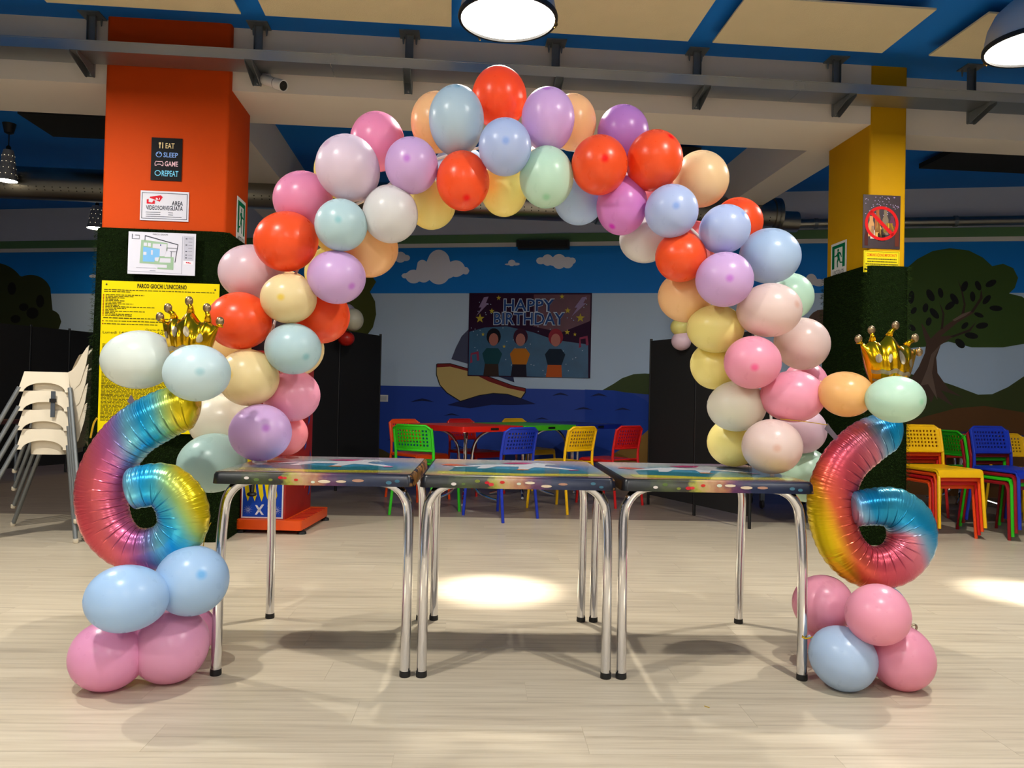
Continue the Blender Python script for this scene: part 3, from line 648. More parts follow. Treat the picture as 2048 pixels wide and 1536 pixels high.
# orange column, side facing the arch
exit_sign('exit_sign', 'green and white emergency exit sign on the side of the orange column', bw(.032, .18, onb(486, 482, .2)[1] - .08), BY, BX, .22, .40, False)
zt_, zb_ = onb(1690, 478, .18)[1], onb(1662, 560, .44)[1]
exit_sign('exit_sign', 'green and white emergency exit sign on the side of the yellow column', bw(4.638, .55, 1.99), -BY, -BX, .24, .32, True)

s = bsheet('alcohol_ban_poster', 'dark poster of bottles crossed by a red prohibition ring on the yellow column', 'poster', 1726, 389, 1799, 499, -.002, mat('poster_dark', (40, 18, 24), rough=.5, var=.6, scale=30))
rb = random.Random(3)
s.poly('bokeh_dot', [circ(rb.uniform(.05, .95), rb.uniform(.62, .97), .012, .008, 8) for _ in range(70)], ink((170, 150, 190)), .0004, 'stuff')
for u0, u1, v0, v1, c in ((.14, .30, .22, .60, (190, 140, 90)), (.32, .46, .30, .74, (150, 84, 44)), (.33, .50, .18, .50, (196, 150, 84)), (.52, .68, .26, .72, (120, 104, 84)), (.70, .86, .28, .62, (96, 50, 70)), (.55, .86, .30, .48, (204, 160, 40)), (.2, .32, .18, .42, (204, 190, 180)), (.4, .6, .14, .36, (30, 22, 20)), (.05, .14, .05, .35, (70, 30, 24)), (.86, .97, .05, .5, (90, 40, 28))):
    m_ = (u0 + u1) / 2; q = (u1 - u0) * .28
    s.poly('bottle_picture', [[(u0, v0), (u1, v0), (u1, v0 + (v1 - v0) * .62), (m_ + q, v0 + (v1 - v0) * .78), (m_ + q, v1), (m_ - q, v1), (m_ - q, v0 + (v1 - v0) * .78), (u0, v0 + (v1 - v0) * .62)]], ink(c), .0008)
rp_ = ink((196, 20, 22))
s.ring('prohibition_ring', .5, .47, .45, .32, .17, rp_, .0014)
s.poly('prohibition_bar', [[(.16, .66), (.22, .71), (.84, .28), (.78, .23)]], rp_, .0014)
s = bsheet('notice_sheet', 'yellow notice sheet under the crossed bottles poster on the yellow column', 'sign', 1727, 501, 1798, 547, -.002, ink((216, 196, 20)))
s.text('COMUNICAZIONE IMPORTANTE', .08, .74, .92, .88, ink((206, 84, 20)), .01)
rows = []
for v, a, b in ((.60, .1, .92), (.48, .1, .92), (.36, .05, .95), (.24, .08, .93)): line(a, b, v, .05)
s.rect('fine_print', rows, ink((80, 74, 20)), .0004, 'stuff'); rows = []
line(.02, .97, .10, .06); s.rect('fine_print', rows, bk, .0004, 'stuff')
s.rect('border_line', [(.02, .02, .03, .96), (.97, .02, .98, .96), (.02, .95, .98, .965)], ink((90, 84, 20)), .0004, 'stuff')

# birthday banner on the back wall
ctr = wpx(1060, 669, .012)
A = wpx(935, 752, .012); Bp = wpx(1184, 586, .012)
s = Sheet('birthday_banner', 'dark purple and blue birthday banner hung on the mural', 'banner', W0 + WX * ((A - W0).dot(WX)) + BZ * A.z + WN * .012, WX, BZ, WN, (Bp - A).dot(WX), Bp.z - A.z, ink((46, 16, 48)), th=.003)
def bc(pts): return [((x - 683) / 876, 1 - (y - 370) / 578) for x, y in pts]
s.poly('stage_glow', [bc([(690, 640), (800, 610), (960, 600), (1150, 640), (1300, 690), (1540, 720), (1545, 948), (690, 940)])], mat('banner_blue', (28, 92, 132), rough=.45, var=.3, scale=8), .0003)
s.poly('corner_glow', [bc([(1150, 380), (1550, 380), (1550, 560), (1350, 640), (1150, 600)])], mat('banner_wine', (84, 22, 52), rough=.45, var=.3, scale=8), .0003)
s.text('HAPPY', .285, .775, .705, .935, ink((190, 206, 226)), .05, .0006)
s.text('HAPPY', .29, .785, .70, .925, ink((34, 72, 140)), .012, .0010)
s.text('BIRTHDAY', .205, .615, .79, .775, ink((190, 206, 226)), .05, .0014)
s.text('BIRTHDAY', .21, .625, .785, .765, ink((34, 72, 140)), .012, .0018)
def star(x, y, r): return [((x + (r if k % 2 == 0 else r * .42) * sin(pi * k / 5)), (y - (r if k % 2 == 0 else r * .42) * cos(pi * k / 5))) for k in range(10)]
for x, y, r in ((765, 547, 34), (850, 495, 20), (898, 404, 18), (1350, 395, 18), (1392, 490, 22), (1482, 540, 32), (790, 657, 14), (945, 740, 13), (1446, 652, 14), (1392, 637, 20)): s.poly('star_print', [bc(star(x, y, r))], ink((196, 176, 60)), .0006)
s.poly('bolt_print', [bc([(790, 400), (824, 395), (806, 440), (826, 440), (738, 530), (775, 470), (755, 470)])], ink((150, 130, 170)), .0006)
s.poly('bolt_print', [bc([(1490, 400), (1524, 395), (1500, 440), (1520, 440), (1420, 530), (1460, 470), (1440, 470)])], ink((150, 130, 170)), .0006)
for nx in ((700, 860), (1475, 745)): s.poly('note_print', [bc([(nx[0], nx[1]), (nx[0] + 18, nx[1] - 8), (nx[0] + 10, nx[1] - 60), (nx[0] + 46, nx[1] - 66), (nx[0] + 50, nx[1] - 18), (nx[0] + 68, nx[1] - 22), (nx[0] + 60, nx[1] - 85), (nx[0] + 4, nx[1] - 72)])], ink((150, 60, 90)), .0006)
s.poly('sparkle_dot', [bc(circ(random.uniform(700, 1540), random.uniform(385, 930), 3.5, 3.5, 6)) for _ in range(60)], ink((170, 190, 220)), .0005, 'stuff')
# three plain party figures, no likeness
for x, hx, hair, top, low, skin in ((860, 868, (20, 18, 30), (24, 74, 84), (60, 46, 40), (176, 112, 100)), (1060, 1062, (60, 26, 50), (196, 120, 34), (34, 30, 46), (180, 120, 110)), (1310, 1312, (150, 44, 60), (24, 40, 58), (196, 92, 40), (190, 120, 110))):
    s.poly('party_figure', [bc([(x - 62, 945), (x - 50, 850), (x + 45, 850), (x + 52, 945)])], ink(low), .0008)
    s.poly('party_figure', [bc([(x - 52, 862), (x - 72, 790), (x - 42, 752), (x + 42, 752), (x + 72, 790), (x + 48, 862)])], ink(top), .0010)
    s.poly('party_figure', [bc(circ(hx, 672, 52, 58, 18))], ink(hair), .0012)
    s.poly('party_figure', [bc(circ(hx, 692, 34, 44, 16))], ink(skin), .0014)

# ================================================================== back of the room
screenm = mat('screen_fabric', (9, 9, 11), rough=0.85, var=0.3, scale=40)
def cam_pt(px, Z):            # floor point at a pixel column and camera depth
    q = CP + (CF + R0 * ((px - 1024) / FPX)) * Z; return Vector((q.x, q.y, 0))
def screen(label, p, q, h, n):
    p, q = Vector(p), Vector(q); d = (q - p); ln = d.length; d = d / ln; nn = Vector((d.y, -d.x, 0)); o = (p + q) / 2
    r = empty('folding_screen', o, label, 'screen', 'black folding screens')
    for k in range(n):
        a = p + d * (ln * k / n + .012); b = p + d * (ln * (k + 1) / n - .012)
        MB().wprism([a + BZ * .10, b + BZ * .10, b + BZ * (h - .02), a + BZ * (h - .02)], nn, .025).build('screen_panel', screenm, r, o)
    for k in range(n + 1):
        a = p + d * (ln * k / n) + nn * .0125
        MB().tube([a + BZ * 0.0, a + BZ * h], .014, 8).build('screen_post', blackm, r, o)
    return r
screen('black folding screen between the arch leg and the painted boat', cam_pt(577, 7.35), cam_pt(757, 8.75), 1.70, 2)
screen('black folding screen beside the painted hill under the arch', cam_pt(1303, 7.55), cam_pt(1506, 6.25), 1.62, 2)
screen('black folding screen behind the stacked high chairs', cam_pt(-30, 8.3), cam_pt(205, 9.7), 1.72, 3)
# dark rolling rack between the screen and the yellow column
o = cam_pt(1570, 7.6); rr_ = empty('rolling_rack', o, 'dark rolling rack with caster wheels behind the table end', 'rack')
def lfr(o, ang=0.0): return lambda x, y, z: o + Vector((x * cos(ang) - y * sin(ang), x * sin(ang) + y * cos(ang), z))
fr = lfr(o)
MB().cbox(-.32, .32, -.2, .2, .22, .95, .02, fr).build('rack_body', blackm, rr_, o, True)
MB().box(-.33, .33, -.21, .21, .18, .22, fr).build('rack_base', screenm, rr_, o)
for sx in (-.27, .27):
    for sy in (-.16, .16):
        c = MB().lathe([(.001, -.012), (.04, -.012), (.045, 0), (.04, .012), (.001, .012)], fr(sx, sy, .046), (1, 0, 0), 14).build('caster_wheel', mat('caster', (50, 50, 52), rough=.5), rr_, o, True)
        MB().box(sx - .02, sx + .02, sy - .02, sy + .02, .08, .18, fr).build('caster_fork', steel, rr_, o)

# arcade machine beside the orange column
p = onz(470, 1066); q = onz(560, 1070)
am = onz(505, 1068) + BY * .33 + BX * .085; o = Vector((am.x, am.y, 0)); ang = radians(-4)
arc = empty('arcade_machine', o, 'arcade machine with blue and yellow flame panel on an orange base', 'arcade machine')
fr = lfr(o, ang)
orng = mat('arcade_orange', (226, 78, 10), rough=.4, var=.06)
b_ = MB().cbox(-.185, .30, -.33, .38, .03, .10, .02, fr); b_.build('base_plate', orng, arc, o, True)
fbl = MB().cbox(-.17, .165, -.28, .36, .10, 1.32, .012, fr).build('cabinet_body', mat('arcade_red_body', (150, 26, 20), rough=.45, var=.3, scale=6), arc, o, True)
MB().cbox(-.15, .15, -.20, .3, 1.32, 1.75, .02, fr).build('cabinet_head', mat('arcade_head', (40, 16, 24), rough=.4, var=.5, scale=9), arc, o, True)
def apanel(nm, pts, m, h, face='f', kind=None, par=None):
    mb = MB()
    for P in pts: mb.add([fr(x, -.281 - h, z) if face == 'f' else fr(.166 + h, x, z) for x, z in P], [tuple(range(len(P)))])
    ob = mb.build(nm, m, par or arc, o)
    if kind: ob['kind'] = kind
    return ob
apanel('front_panel', [[(-.155, .105), (.15, .105), (.15, .90), (-.155, .90)]], ink((226, 226, 230)), .001)
apanel('front_panel', [[(-.145, .115), (.14, .115), (.14, .89), (-.145, .89)]], ink((28, 70, 176)), .002)
ylw = ink((236, 208, 20))
for dx in (-.11, -.06, -.01, .04, .09):
    apanel('flame_print', [[(dx - .03, .89), (dx - .024, .52), (dx - .030, .36), (dx - .014, .27), (dx + .002, .225), (dx + .016, .27), (dx + .006, .34), (dx + .022, .44), (dx + .02, .89)]], ylw, .003)
wk = ink((222, 224, 232))
for dx in (-.105, .105):
    apanel('flower_print', [[(dx + .005 * cos(a + .2), .165 + .005 * sin(a + .2)), (dx + .036 * cos(a), .165 + .036 * sin(a)), (dx + .005 * cos(a - .2), .165 + .005 * sin(a - .2))] for a in [k * pi / 6 for k in range(12)]], wk, .003, kind='stuff')
apanel('bone_print', [[(-.055, .13), (-.04, .13), (.0, .185), (.012, .205), (-.005, .205), (-.04, .155)], [(-.055, .20), (-.04, .20), (.0, .145), (.012, .13), (-.005, .13), (-.04, .175)]], wk, .003, kind='stuff')
apanel('skull_print', [[(.035, .195), (.045, .21), (.06, .21), (.07, .195), (.062, .175), (.056, .12), (.05, .12), (.044, .175)]], wk, .003)
MB().tube([fr(-.06, -.30, .55), fr(-.06, -.32, .40), fr(-.06, -.34, .30)], .016, 8).build('punch_lever', blackm, arc, o, True)
MB().ball(fr(-.06, -.34, .285), .035, 12, (1, 1, .5)).build('lever_knob', blackm, arc, o, True)
rs = random.Random(5)
for k in range(14):
    y0 = rs.uniform(-.26, .28); z0 = rs.uniform(.2, 1.1); c = rs.choice([(230, 110, 40), (60, 70, 140), (200, 190, 190), (120, 40, 70), (220, 60, 40)])
    apanel('graffiti_print', [[(y0, z0), (y0 + .05, z0 + .03), (y0 + .06, z0 + .16), (y0 + .03, z0 + .22), (y0 + .025, z0 + .1)]], ink(c), .002, 'r')
for x in (-.16, .29):
    for y in (-.28, .33): MB().lathe([(.035, 0), (.03, .02), (.012, .025), (.012, .035)], fr(x, y, 0), seg=10, caps=True).build('levelling_foot', blackm, arc, o)
for k in range(9): MB().box(.19, .30, -.26 + k * .065, -.235 + k * .065, .10, .103, fr).build('tread_strip', mat('tread_red', (176, 30, 20), rough=.5), arc, o)

# stacked white high chairs
hwhite = mat('high_chair_white', (226, 214, 190), rough=.4, var=.03)
hleg = mat('high_chair_leg', (128, 132, 132), rough=.4, metal=.5, var=.08)
def high_chair():
    r = empty('high_chair', (0, 0, 0))
    zT, zB = .735, .60; T, Bt = .138, .163; W = .17; WB = .20
    def arch_panel(P):          # P(s, z): corner-to-corner side panel with an arched lower edge
        pts = [(-T, zT), (T, zT), (Bt, zB), (Bt * .80, zB)]
        pts += [(Bt * .80 * cos(pi * k / 12), zB + .062 * sin(pi * k / 12)) for k in range(1, 12)] + [(-Bt * .80, zB), (-Bt, zB)]
        return pts
    shell = MB()
    for sy in (-1, 1):
        pts = arch_panel(None); V = []
        for h in (0, .008):
            for x, z in pts: k = (z - zB) / (zT - zB); V.append((x, sy * (WB + (W - WB) * k + h), z))
        n = len(pts); shell.add(V, [tuple(range(n)), tuple(range(n, 2 * n))[::-1]] + [(i, n + i, n + (i + 1) % n, (i + 1) % n) for i in range(n)])
        V = []
        for h in (0, .008):
            for x, z in pts: k = (z - zB) / (zT - zB); V.append((sy * (Bt + (T - Bt) * k + h), x * 1.03, z))
        shell.add(V, [tuple(range(n)), tuple(range(n, 2 * n))[::-1]] + [(i, n + i, n + (i + 1) % n, (i + 1) % n) for i in range(n)])
    wing = [(.138, .735), (.165, .752), (.19, .79), (.215, .85), (.245, .905), (.262, .925), (.25, .80), (.215, .66), (.163, .60)]
    for sy in (-1, 1):
        k = len(wing); V = [(x, sy * (.178 + h - .05 * max(0, z - .75) ** .8), z) for h in (0, .008) for x, z in wing]
        shell.add(V, [tuple(range(k)), tuple(range(k, 2 * k))[::-1]] + [(i, k + i, k + (i + 1) % k, (i + 1) % k) for i in range(k)])
    shell.build('seat_shell', hwhite, r, None, True)
    MB().cbox(-.105, .13, -.165, .165, .565, .715, .05).build('seat_pan', hwhite, r, None, True)
    # curved backrest
    V = []; Fc = []; N, M = 12, 8
    for h in (0, .008):
        for i in range(M + 1):
            t = i / M; z = .60 + t * .34; wd = .185 * (1 - .5 * max(0, t - .55) ** 1.6 * 2.2); x0 = .138 + .12 * t
            for k in range(N + 1):
                u = k / N * 2 - 1; V.append((x0 + h - .03 * u * u, wd * u, z - (.09 * u * u if t > .8 else 0) * (t - .8) * 5))
    q = (N + 1) * (M + 1)
    for i in range(M):
        for k in range(N):
            a = i * (N + 1) + k; Fc += [(a, a + 1, a + N + 2, a + N + 1), (q + a, q + a + N + 1, q + a + N + 2, q + a + 1)]
    MB().add(V, Fc).build('backrest', hwhite, r, None, 'all')
    for sx in (-1, 1):
        for sy in (-1, 1):
            a = Vector((sx * (Bt - .006), sy * (WB - .004), zB + .03)); b = Vector((-.41 if sx < 0 else .275, sy * .33, .012))
            l = MB().tube([a, a + (b - a) * .98], .0145, 10).build('leg', hleg, r, None, True)
            MB().lathe([(.012, 0), (.018, .008), (.017, .03)], b - Vector((0, 0, .012)), (0, 0, 1), 10, True).build('foot_cap', hwhite, l, None, True)
    return r
hc = high_chair()
hb = CP + CF * 5.36 + R0 * (-3.16)
HL = ['white high chair at the bottom of the stack beside the orange column', 'white high chair second from the bottom of the stack', 'white high chair with a grey strap, third from the bottom of the stack', 'white high chair on top of the stack']
for k in range(4):
    c = hc if k == 0 else copy_tree(hc)
    c.location = (hb.x, hb.y, k * .129); c.rotation_euler = (0, 0, radians(6)); tag(c, HL[k], 'high chair', 'stack of high chairs')
    if k == 2:
        MB().box(.045, .072, -.210, -.205, .56, .735).build('strap', mat('strap_grey', (70, 76, 84), rough=.8), c)
        MB().box(.038, .079, -.214, -.204, .66, .685).build('strap_buckle', blackm, c)

# wooden table edge at the photo border
o = cam_pt(-12, 8.0); tb = empty('wooden_table', o, 'dark wooden table cut off at the photo edge behind the high chairs', 'table')
wood = mat('dark_wood', (96, 56, 30), rough=.4, var=.3, scale=12); fr = lfr(o)
MB().cbox(-.35, .15, -.3, .3, .62, .66, .02, fr).build('table_top', wood, tb, o, True)
for sx in (-.3, .1):
    for sy in (-.25, .25): MB().tube([fr(sx, sy, 0), fr(sx, sy, .62)], .015, 8).build('leg', steel, tb, o, True)

# ------------------------------------------------------------------ colourful chairs
CH = {'green': (44, 190, 24), 'orange': (240, 76, 18), 'red': (206, 24, 26), 'dark red': (140, 14, 26), 'blue': (18, 48, 170), 'yellow': (244, 190, 6)}
def chair_parts():
    """meshes of one stacking chair, facing -Y"""
    out = []
    # perforated backrest: frame cells with square holes
    NX, NZ = 12, 7; W, H0, H1 = .185, .555, .765; t = .010
    mb = MB(); V = []; Fc = []
    def S(u, v, h):
        x = (u * 2 - 1) * W; c = abs(u * 2 - 1)
        rz = H0 + (H1 - H0) * v
        if v > .8 and c > .86: rz -= (c - .86) / .14 * .03 * (v - .8) / .2
        return Vector((x, .20 + .05 * v + .02 * (1 - c * c) + h, rz))
    for i in range(NX):
        for j in range(NZ):
            a, b, c, d = i / NX, (i + 1) / NX, j / NZ, (j + 1) / NZ
            hole = 1 <= i < NX - 1 and 1 <= j < NZ - 1
            for h in (0, t):
                o4 = [S(a, c, h), S(b, c, h), S(b, d, h), S(a, d, h)]
                if not hole:
                    mb.add(o4, [(0, 1, 2, 3) if h == 0 else (3, 2, 1, 0)])
                else:
                    e = .23; m4 = [S(a + (b - a) * p, c + (d - c) * q, h) for p, q in ((e, e), (1 - e, e), (1 - e, 1 - e), (e, 1 - e))]
                    fs = [(0, 1, 5, 4), (1, 2, 6, 5), (2, 3, 7, 6), (3, 0, 4, 7)]
                    mb.add(o4 + m4, [f if h == 0 else f[::-1] for f in fs])
    out.append(('backrest', mb.mesh('backrest'), None))
    mb = MB()                                            # rolled rim of the backrest
    loop = [S(0, 0, t / 2)] + [S(0, k / 6, t / 2) for k in range(1, 7)] + [S(k / 8, 1, t / 2) for k in range(1, 9)] + [S(1, 1 - k / 6, t / 2) for k in range(1, 7)] + [S(1 - k / 8, 0, t / 2) for k in range(1, 9)]
    mb.tube(loop, .010, 6, False); out.append(('back_rim', mb.mesh('back_rim', smooth='all'), None))
    mb = MB(); V = []; N = 8                             # seat, rolled down at the front
    prof = [(.20, .452), (.10, .444), (-.02, .442), (-.12, .448), (-.18, .450), (-.205, .440), (-.215, .42), (-.215, .385)]
    for h in (0, -.012):
        for y, z in prof:
            for k in range(N + 1):
                u = k / N * 2 - 1; V.append((u * .195, y + (h * .8 if y < -.2 else 0) * -1, z + (h if y > -.2 else 0) - .006 * u ** 4 + (.004 * u * u)))
    m_ = len(prof); q = m_ * (N + 1); Fc = []
    for i in range(m_ - 1):
        for k in range(N): a = i * (N + 1) + k; Fc += [(a, a + 1, a + N + 2, a + N + 1), (q + a, q + a + N + 1, q + a + N + 2, q + a + 1)]
    for i in range(m_ - 1):
        for k in (0, N): a = i * (N + 1) + k; Fc.append((a, a + N + 1, q + a + N + 1, q + a))
    for k in range(N): Fc += [(k, k + 1, q + k + 1, q + k), (q - N - 1 + k, q - N + k, 2 * q - N + k, 2 * q - N - 1 + k)]
    mb.add(V, Fc); out.append(('seat', mb.mesh('seat', smooth=True), None))
    for sx in (-1, 1):
        mb = MB().tube([(sx * .185, .10, .435), (sx * .185, -.14, .435), (sx * .186, -.19, .425), (sx * .188, -.207, .39), (sx * .20, -.235, .0)], .0125, 8); out.append(('leg', mb.mesh('leg', smooth=True), None))
        mb = MB().tube([(sx * .20, .265, .0), (sx * .19, .215, .38), (sx * .187, .205, .46), (sx * .186, .21, .55), (sx * .185, .235, .68), (sx * .185, .25, .74)], .0125, 8); out.append(('leg', mb.mesh('leg', smooth=True), None))
        mb = MB().tube([(sx * .188, .20, .43), (sx * .188, -.16, .43)], .011, 6); out.append(('side_rail', mb.mesh('side_rail', smooth=True), None))
    return out
CPARTS = chair_parts()
for nm, me, _ in CPARTS: me.materials.append(plastic(CH['red']))
def chair(colour, loc, rz, label, group):
    r = empty('stacking_chair', loc, label, 'chair', group, rz)
    for nm, me, _ in CPARTS:
        ob = bpy.data.objects.new(nm, me); COL.objects.link(ob); ob.parent = r
        ob.material_slots[0].link = 'OBJECT'; ob.material_slots[0].material = plastic(CH[colour])
    return r
def chair_from_back_feet(colour, f1, f2, label, group, facing_away=True):
    """f1, f2: pixels of the two feet under the backrest"""
    a, b = onz(*f1), onz(*f2); mid = (a + b) / 2; d = (b - a).normalized()
    fw = Vector((-d.y, d.x, 0))                     # away from the camera
    loc = mid + fw * .265; rz = math.atan2(fw.y, fw.x) + pi / 2
    return chair(colour, (loc.x, loc.y, 0), rz, label, group)
GK = 'coloured chairs round the row of small tables'
chair_from_back_feet('blue', (1005, 1046.5), (1076, 1037), 'blue perforated plastic chair pulled up to the red table', GK)
chair_from_back_feet('yellow', (1134, 1029.6), (1194, 1021.5), 'yellow perforated chair in front of the green table, back to the viewer', GK)
chair_from_back_feet('red', (1234, 1017), (1282, 1011), 'red chair at the far end of the table row beside the painted sand', GK)
chair_from_back_feet('green', (780, 1030), (858, 1038), 'green perforated plastic chair at the near end of the red table', GK)
rowd = Vector((.725, .689, 0)); rown = Vector((-.689, .725, 0))
def camxy(px, Z): return cam_pt(px, Z)
fc = math.atan2(-rown.y, -rown.x) + pi / 2
for col, px_, Z, lb in (('orange', 842, 7.62, 'orange chair behind the red table beside the green chair'), ('red', 955, 8.15, 'red chair facing the viewer behind the red table'), ('yellow', 1062, 8.72, 'yellow chair facing the viewer behind the green table')):
    q = camxy(px_, Z); chair(col, (q.x, q.y, 0), fc, lb, GK)
# small tables on chrome spider legs
def kid_table(colour, c, ang, label):
    r = empty('small_table', c, label, 'table', 'small coloured tables in a row'); fr = lfr(Vector(c), ang); o = Vector(c)
    MB().cbox(-.395, .395, -.395, .395, .695, .745, .02, fr).build('table_top', plastic(colour), r, o, True)
    MB().box(-.05, .05, -.399, -.395, .71, .73, fr).build('clip_handle', blackm, r, o)
    for k in range(4):
        a = k * pi / 2 + pi / 4; ca, sa = cos(a), sin(a)
        pts = [(.30, .69), (.22, .685), (.13, .63), (.075, .53), (.06, .36), (.075, .20), (.13, .10), (.22, .05), (.33, .018)]
        MB().tube([fr(ca * q, sa * q, z) for q, z in catmull(pts, 22)], .0135, 8).build('leg', chrome, r, o, True)
    return r
ra = math.atan2(rowd.y, rowd.x)
ac = camxy(934, 7.42)
for k, (col, lb) in enumerate((((222, 30, 18), 'red square table top at the near end of the table row'), ((70, 186, 30), 'green square table in the middle of the row'), ((14, 38, 140), 'dark blue square table at the far end of the row'))):
    c = ac + rowd * (.80 * k); kid_table(col, (c.x, c.y, 0), ra, lb)
# stacks beside the yellow column
def stack(cols, px_, Z, rz, labels, grp):
    q = camxy(px_, Z); f = Vector((sin(rz), -cos(rz), 0))
    for k, (c, lb) in enumerate(zip(cols, labels)):
        p = q + f * (.030 * k); chair(c, (p.x, p.y, .032 * k), rz, lb, grp)
stack(['orange', 'red', 'orange', 'yellow'], 1868, 6.22, radians(8), ['orange chair at the bottom of the yellow topped stack', 'red chair second from the bottom of the yellow topped stack', 'orange chair right under the yellow one in the stack', 'yellow chair on top of the stack beside the yellow column'], 'stack of chairs with a yellow one on top')
stack(['dark red', 'green', 'dark red', 'blue'], 2012, 6.25, radians(12), ['dark red chair at the bottom of the blue topped stack', 'bright green chair second from the bottom of the blue topped stack', 'dark red chair right under the blue one in the stack', 'blue chair on top of the stack at the photo edge'], 'stack of chairs with a blue one on top')
GB = 'loose chairs behind the stacks'
q = camxy(1880, 7.4); chair('red', (q.x, q.y, 0), radians(-160), 'red chair behind the yellow topped stack', GB)
q = camxy(1948, 6.95); chair('green', (q.x, q.y, .04), radians(95), 'green chair turned sideways behind the blue topped stack', GB)
q = camxy(2052, 7.3); chair('yellow', (q.x, q.y, 0), radians(5), 'yellow chair cut off at the photo edge behind the blue stack', GB)
c = camxy(1925, 8.25); kid_table((20, 50, 120), (c.x, c.y, 0), .1, 'blue topped table behind the two chair stacks')

# ================================================================== party tables
def ramp_node(nt, stops):
    r = nt.nodes.new('ShaderNodeValToRGB'); e = r.color_ramp.elements
    e[0].position, e[0].color = stops[0][0], lin(stops[0][1]); e[1].position, e[1].color = stops[-1][0], lin(stops[-1][1])
    for p, c in stops[1:-1]: k = e.new(p); k.color = lin(c)
    return r
def print_mat(name, axis, stops, lo, hi, noise=.25, nscale=7.0, stops2=None):
    m, nt, b = newmat(name); L = nt.links
    tc = nt.nodes.new('ShaderNodeTexCoord'); sp = nt.nodes.new('ShaderNodeSeparateXYZ'); L.new(tc.outputs['Object'], sp.inputs[0])
    nz = nt.nodes.new('ShaderNodeTexNoise'); nz.inputs['Scale'].default_value = nscale; nz.inputs['Detail'].default_value = 6; L.new(tc.outputs['Object'], nz.inputs['Vector'])
    mr = nt.nodes.new('ShaderNodeMapRange'); mr.inputs['From Min'].default_value = lo; mr.inputs['From Max'].default_value = hi; L.new(sp.outputs[axis], mr.inputs['Value'])
    ma = nt.nodes.new('ShaderNodeMath'); ma.operation = 'MULTIPLY_ADD'; ma.inputs[1].default_value = noise; L.new(nz.outputs['Fac'], ma.inputs[0]); L.new(mr.outputs[0], ma.inputs[2])
    sb = nt.nodes.new('ShaderNodeMath'); sb.operation = 'SUBTRACT'; sb.inputs[1].default_value = noise * .5; L.new(ma.outputs[0], sb.inputs[0])
    r = ramp_node(nt, stops); L.new(sb.outputs[0], r.inputs[0]); src = r.outputs[0]
    if stops2:
        mr2 = nt.nodes.new('ShaderNodeMapRange'); mr2.inputs['From Min'].default_value = -.36; mr2.inputs['From Max'].default_value = .36; L.new(sp.outputs['X'], mr2.inputs['Value'])
        r2 = ramp_node(nt, stops2); L.new(mr2.outputs[0], r2.inputs[0])
        mx = nt.nodes.new('ShaderNodeMix'); mx.data_type = 'RGBA'; mx.blend_type = 'MIX'; mx.inputs[0].default_value = .38
        L.new(src, mx.inputs[6]); L.new(r2.outputs[0], mx.inputs[7]); src = mx.outputs[2]
    L.new(src, b.inputs['Base Color']); b.inputs['Roughness'].default_value = .30 if axis == 'X' else .16; b.inputs['Coat Weight'].default_value = .0 if axis == 'X' else .5; b.inputs['Coat Roughness'].default_value = .06
    MATS[name] = m
    return m
lip_m = print_mat('table_lip_print', 'X', [(0, (14, 14, 18)), (.14, (26, 30, 22)), (.22, (58, 66, 30)), (.33, (40, 36, 26)), (.38, (150, 146, 50)), (.44, (176, 140, 96)), (.52, (150, 96, 70)), (.58, (84, 40, 76)), (.68, (24, 34, 62)), (.93, (14, 22, 44)), (.985, (12, 14, 24)), (1, (150, 104, 50))], -.36, .36, .16, 38)
top_m = print_mat('table_top_print', 'Y', [(0, (60, 30, 24)), (.05, (190, 120, 50)), (.12, (214, 186, 60)), (.22, (96, 130, 60)), (.32, (60, 140, 150)), (.55, (50, 120, 170)), (.78, (180, 170, 150)), (1, (200, 150, 150))], -.37, .37, .22, 5, [(0, (60, 50, 60)), (.12, (226, 176, 150)), (.35, (110, 186, 200)), (.62, (70, 150, 190)), (.85, (60, 70, 150)), (1, (190, 130, 50))])
legcap = mat('rubber_black', (16, 16, 17), rough=.6)
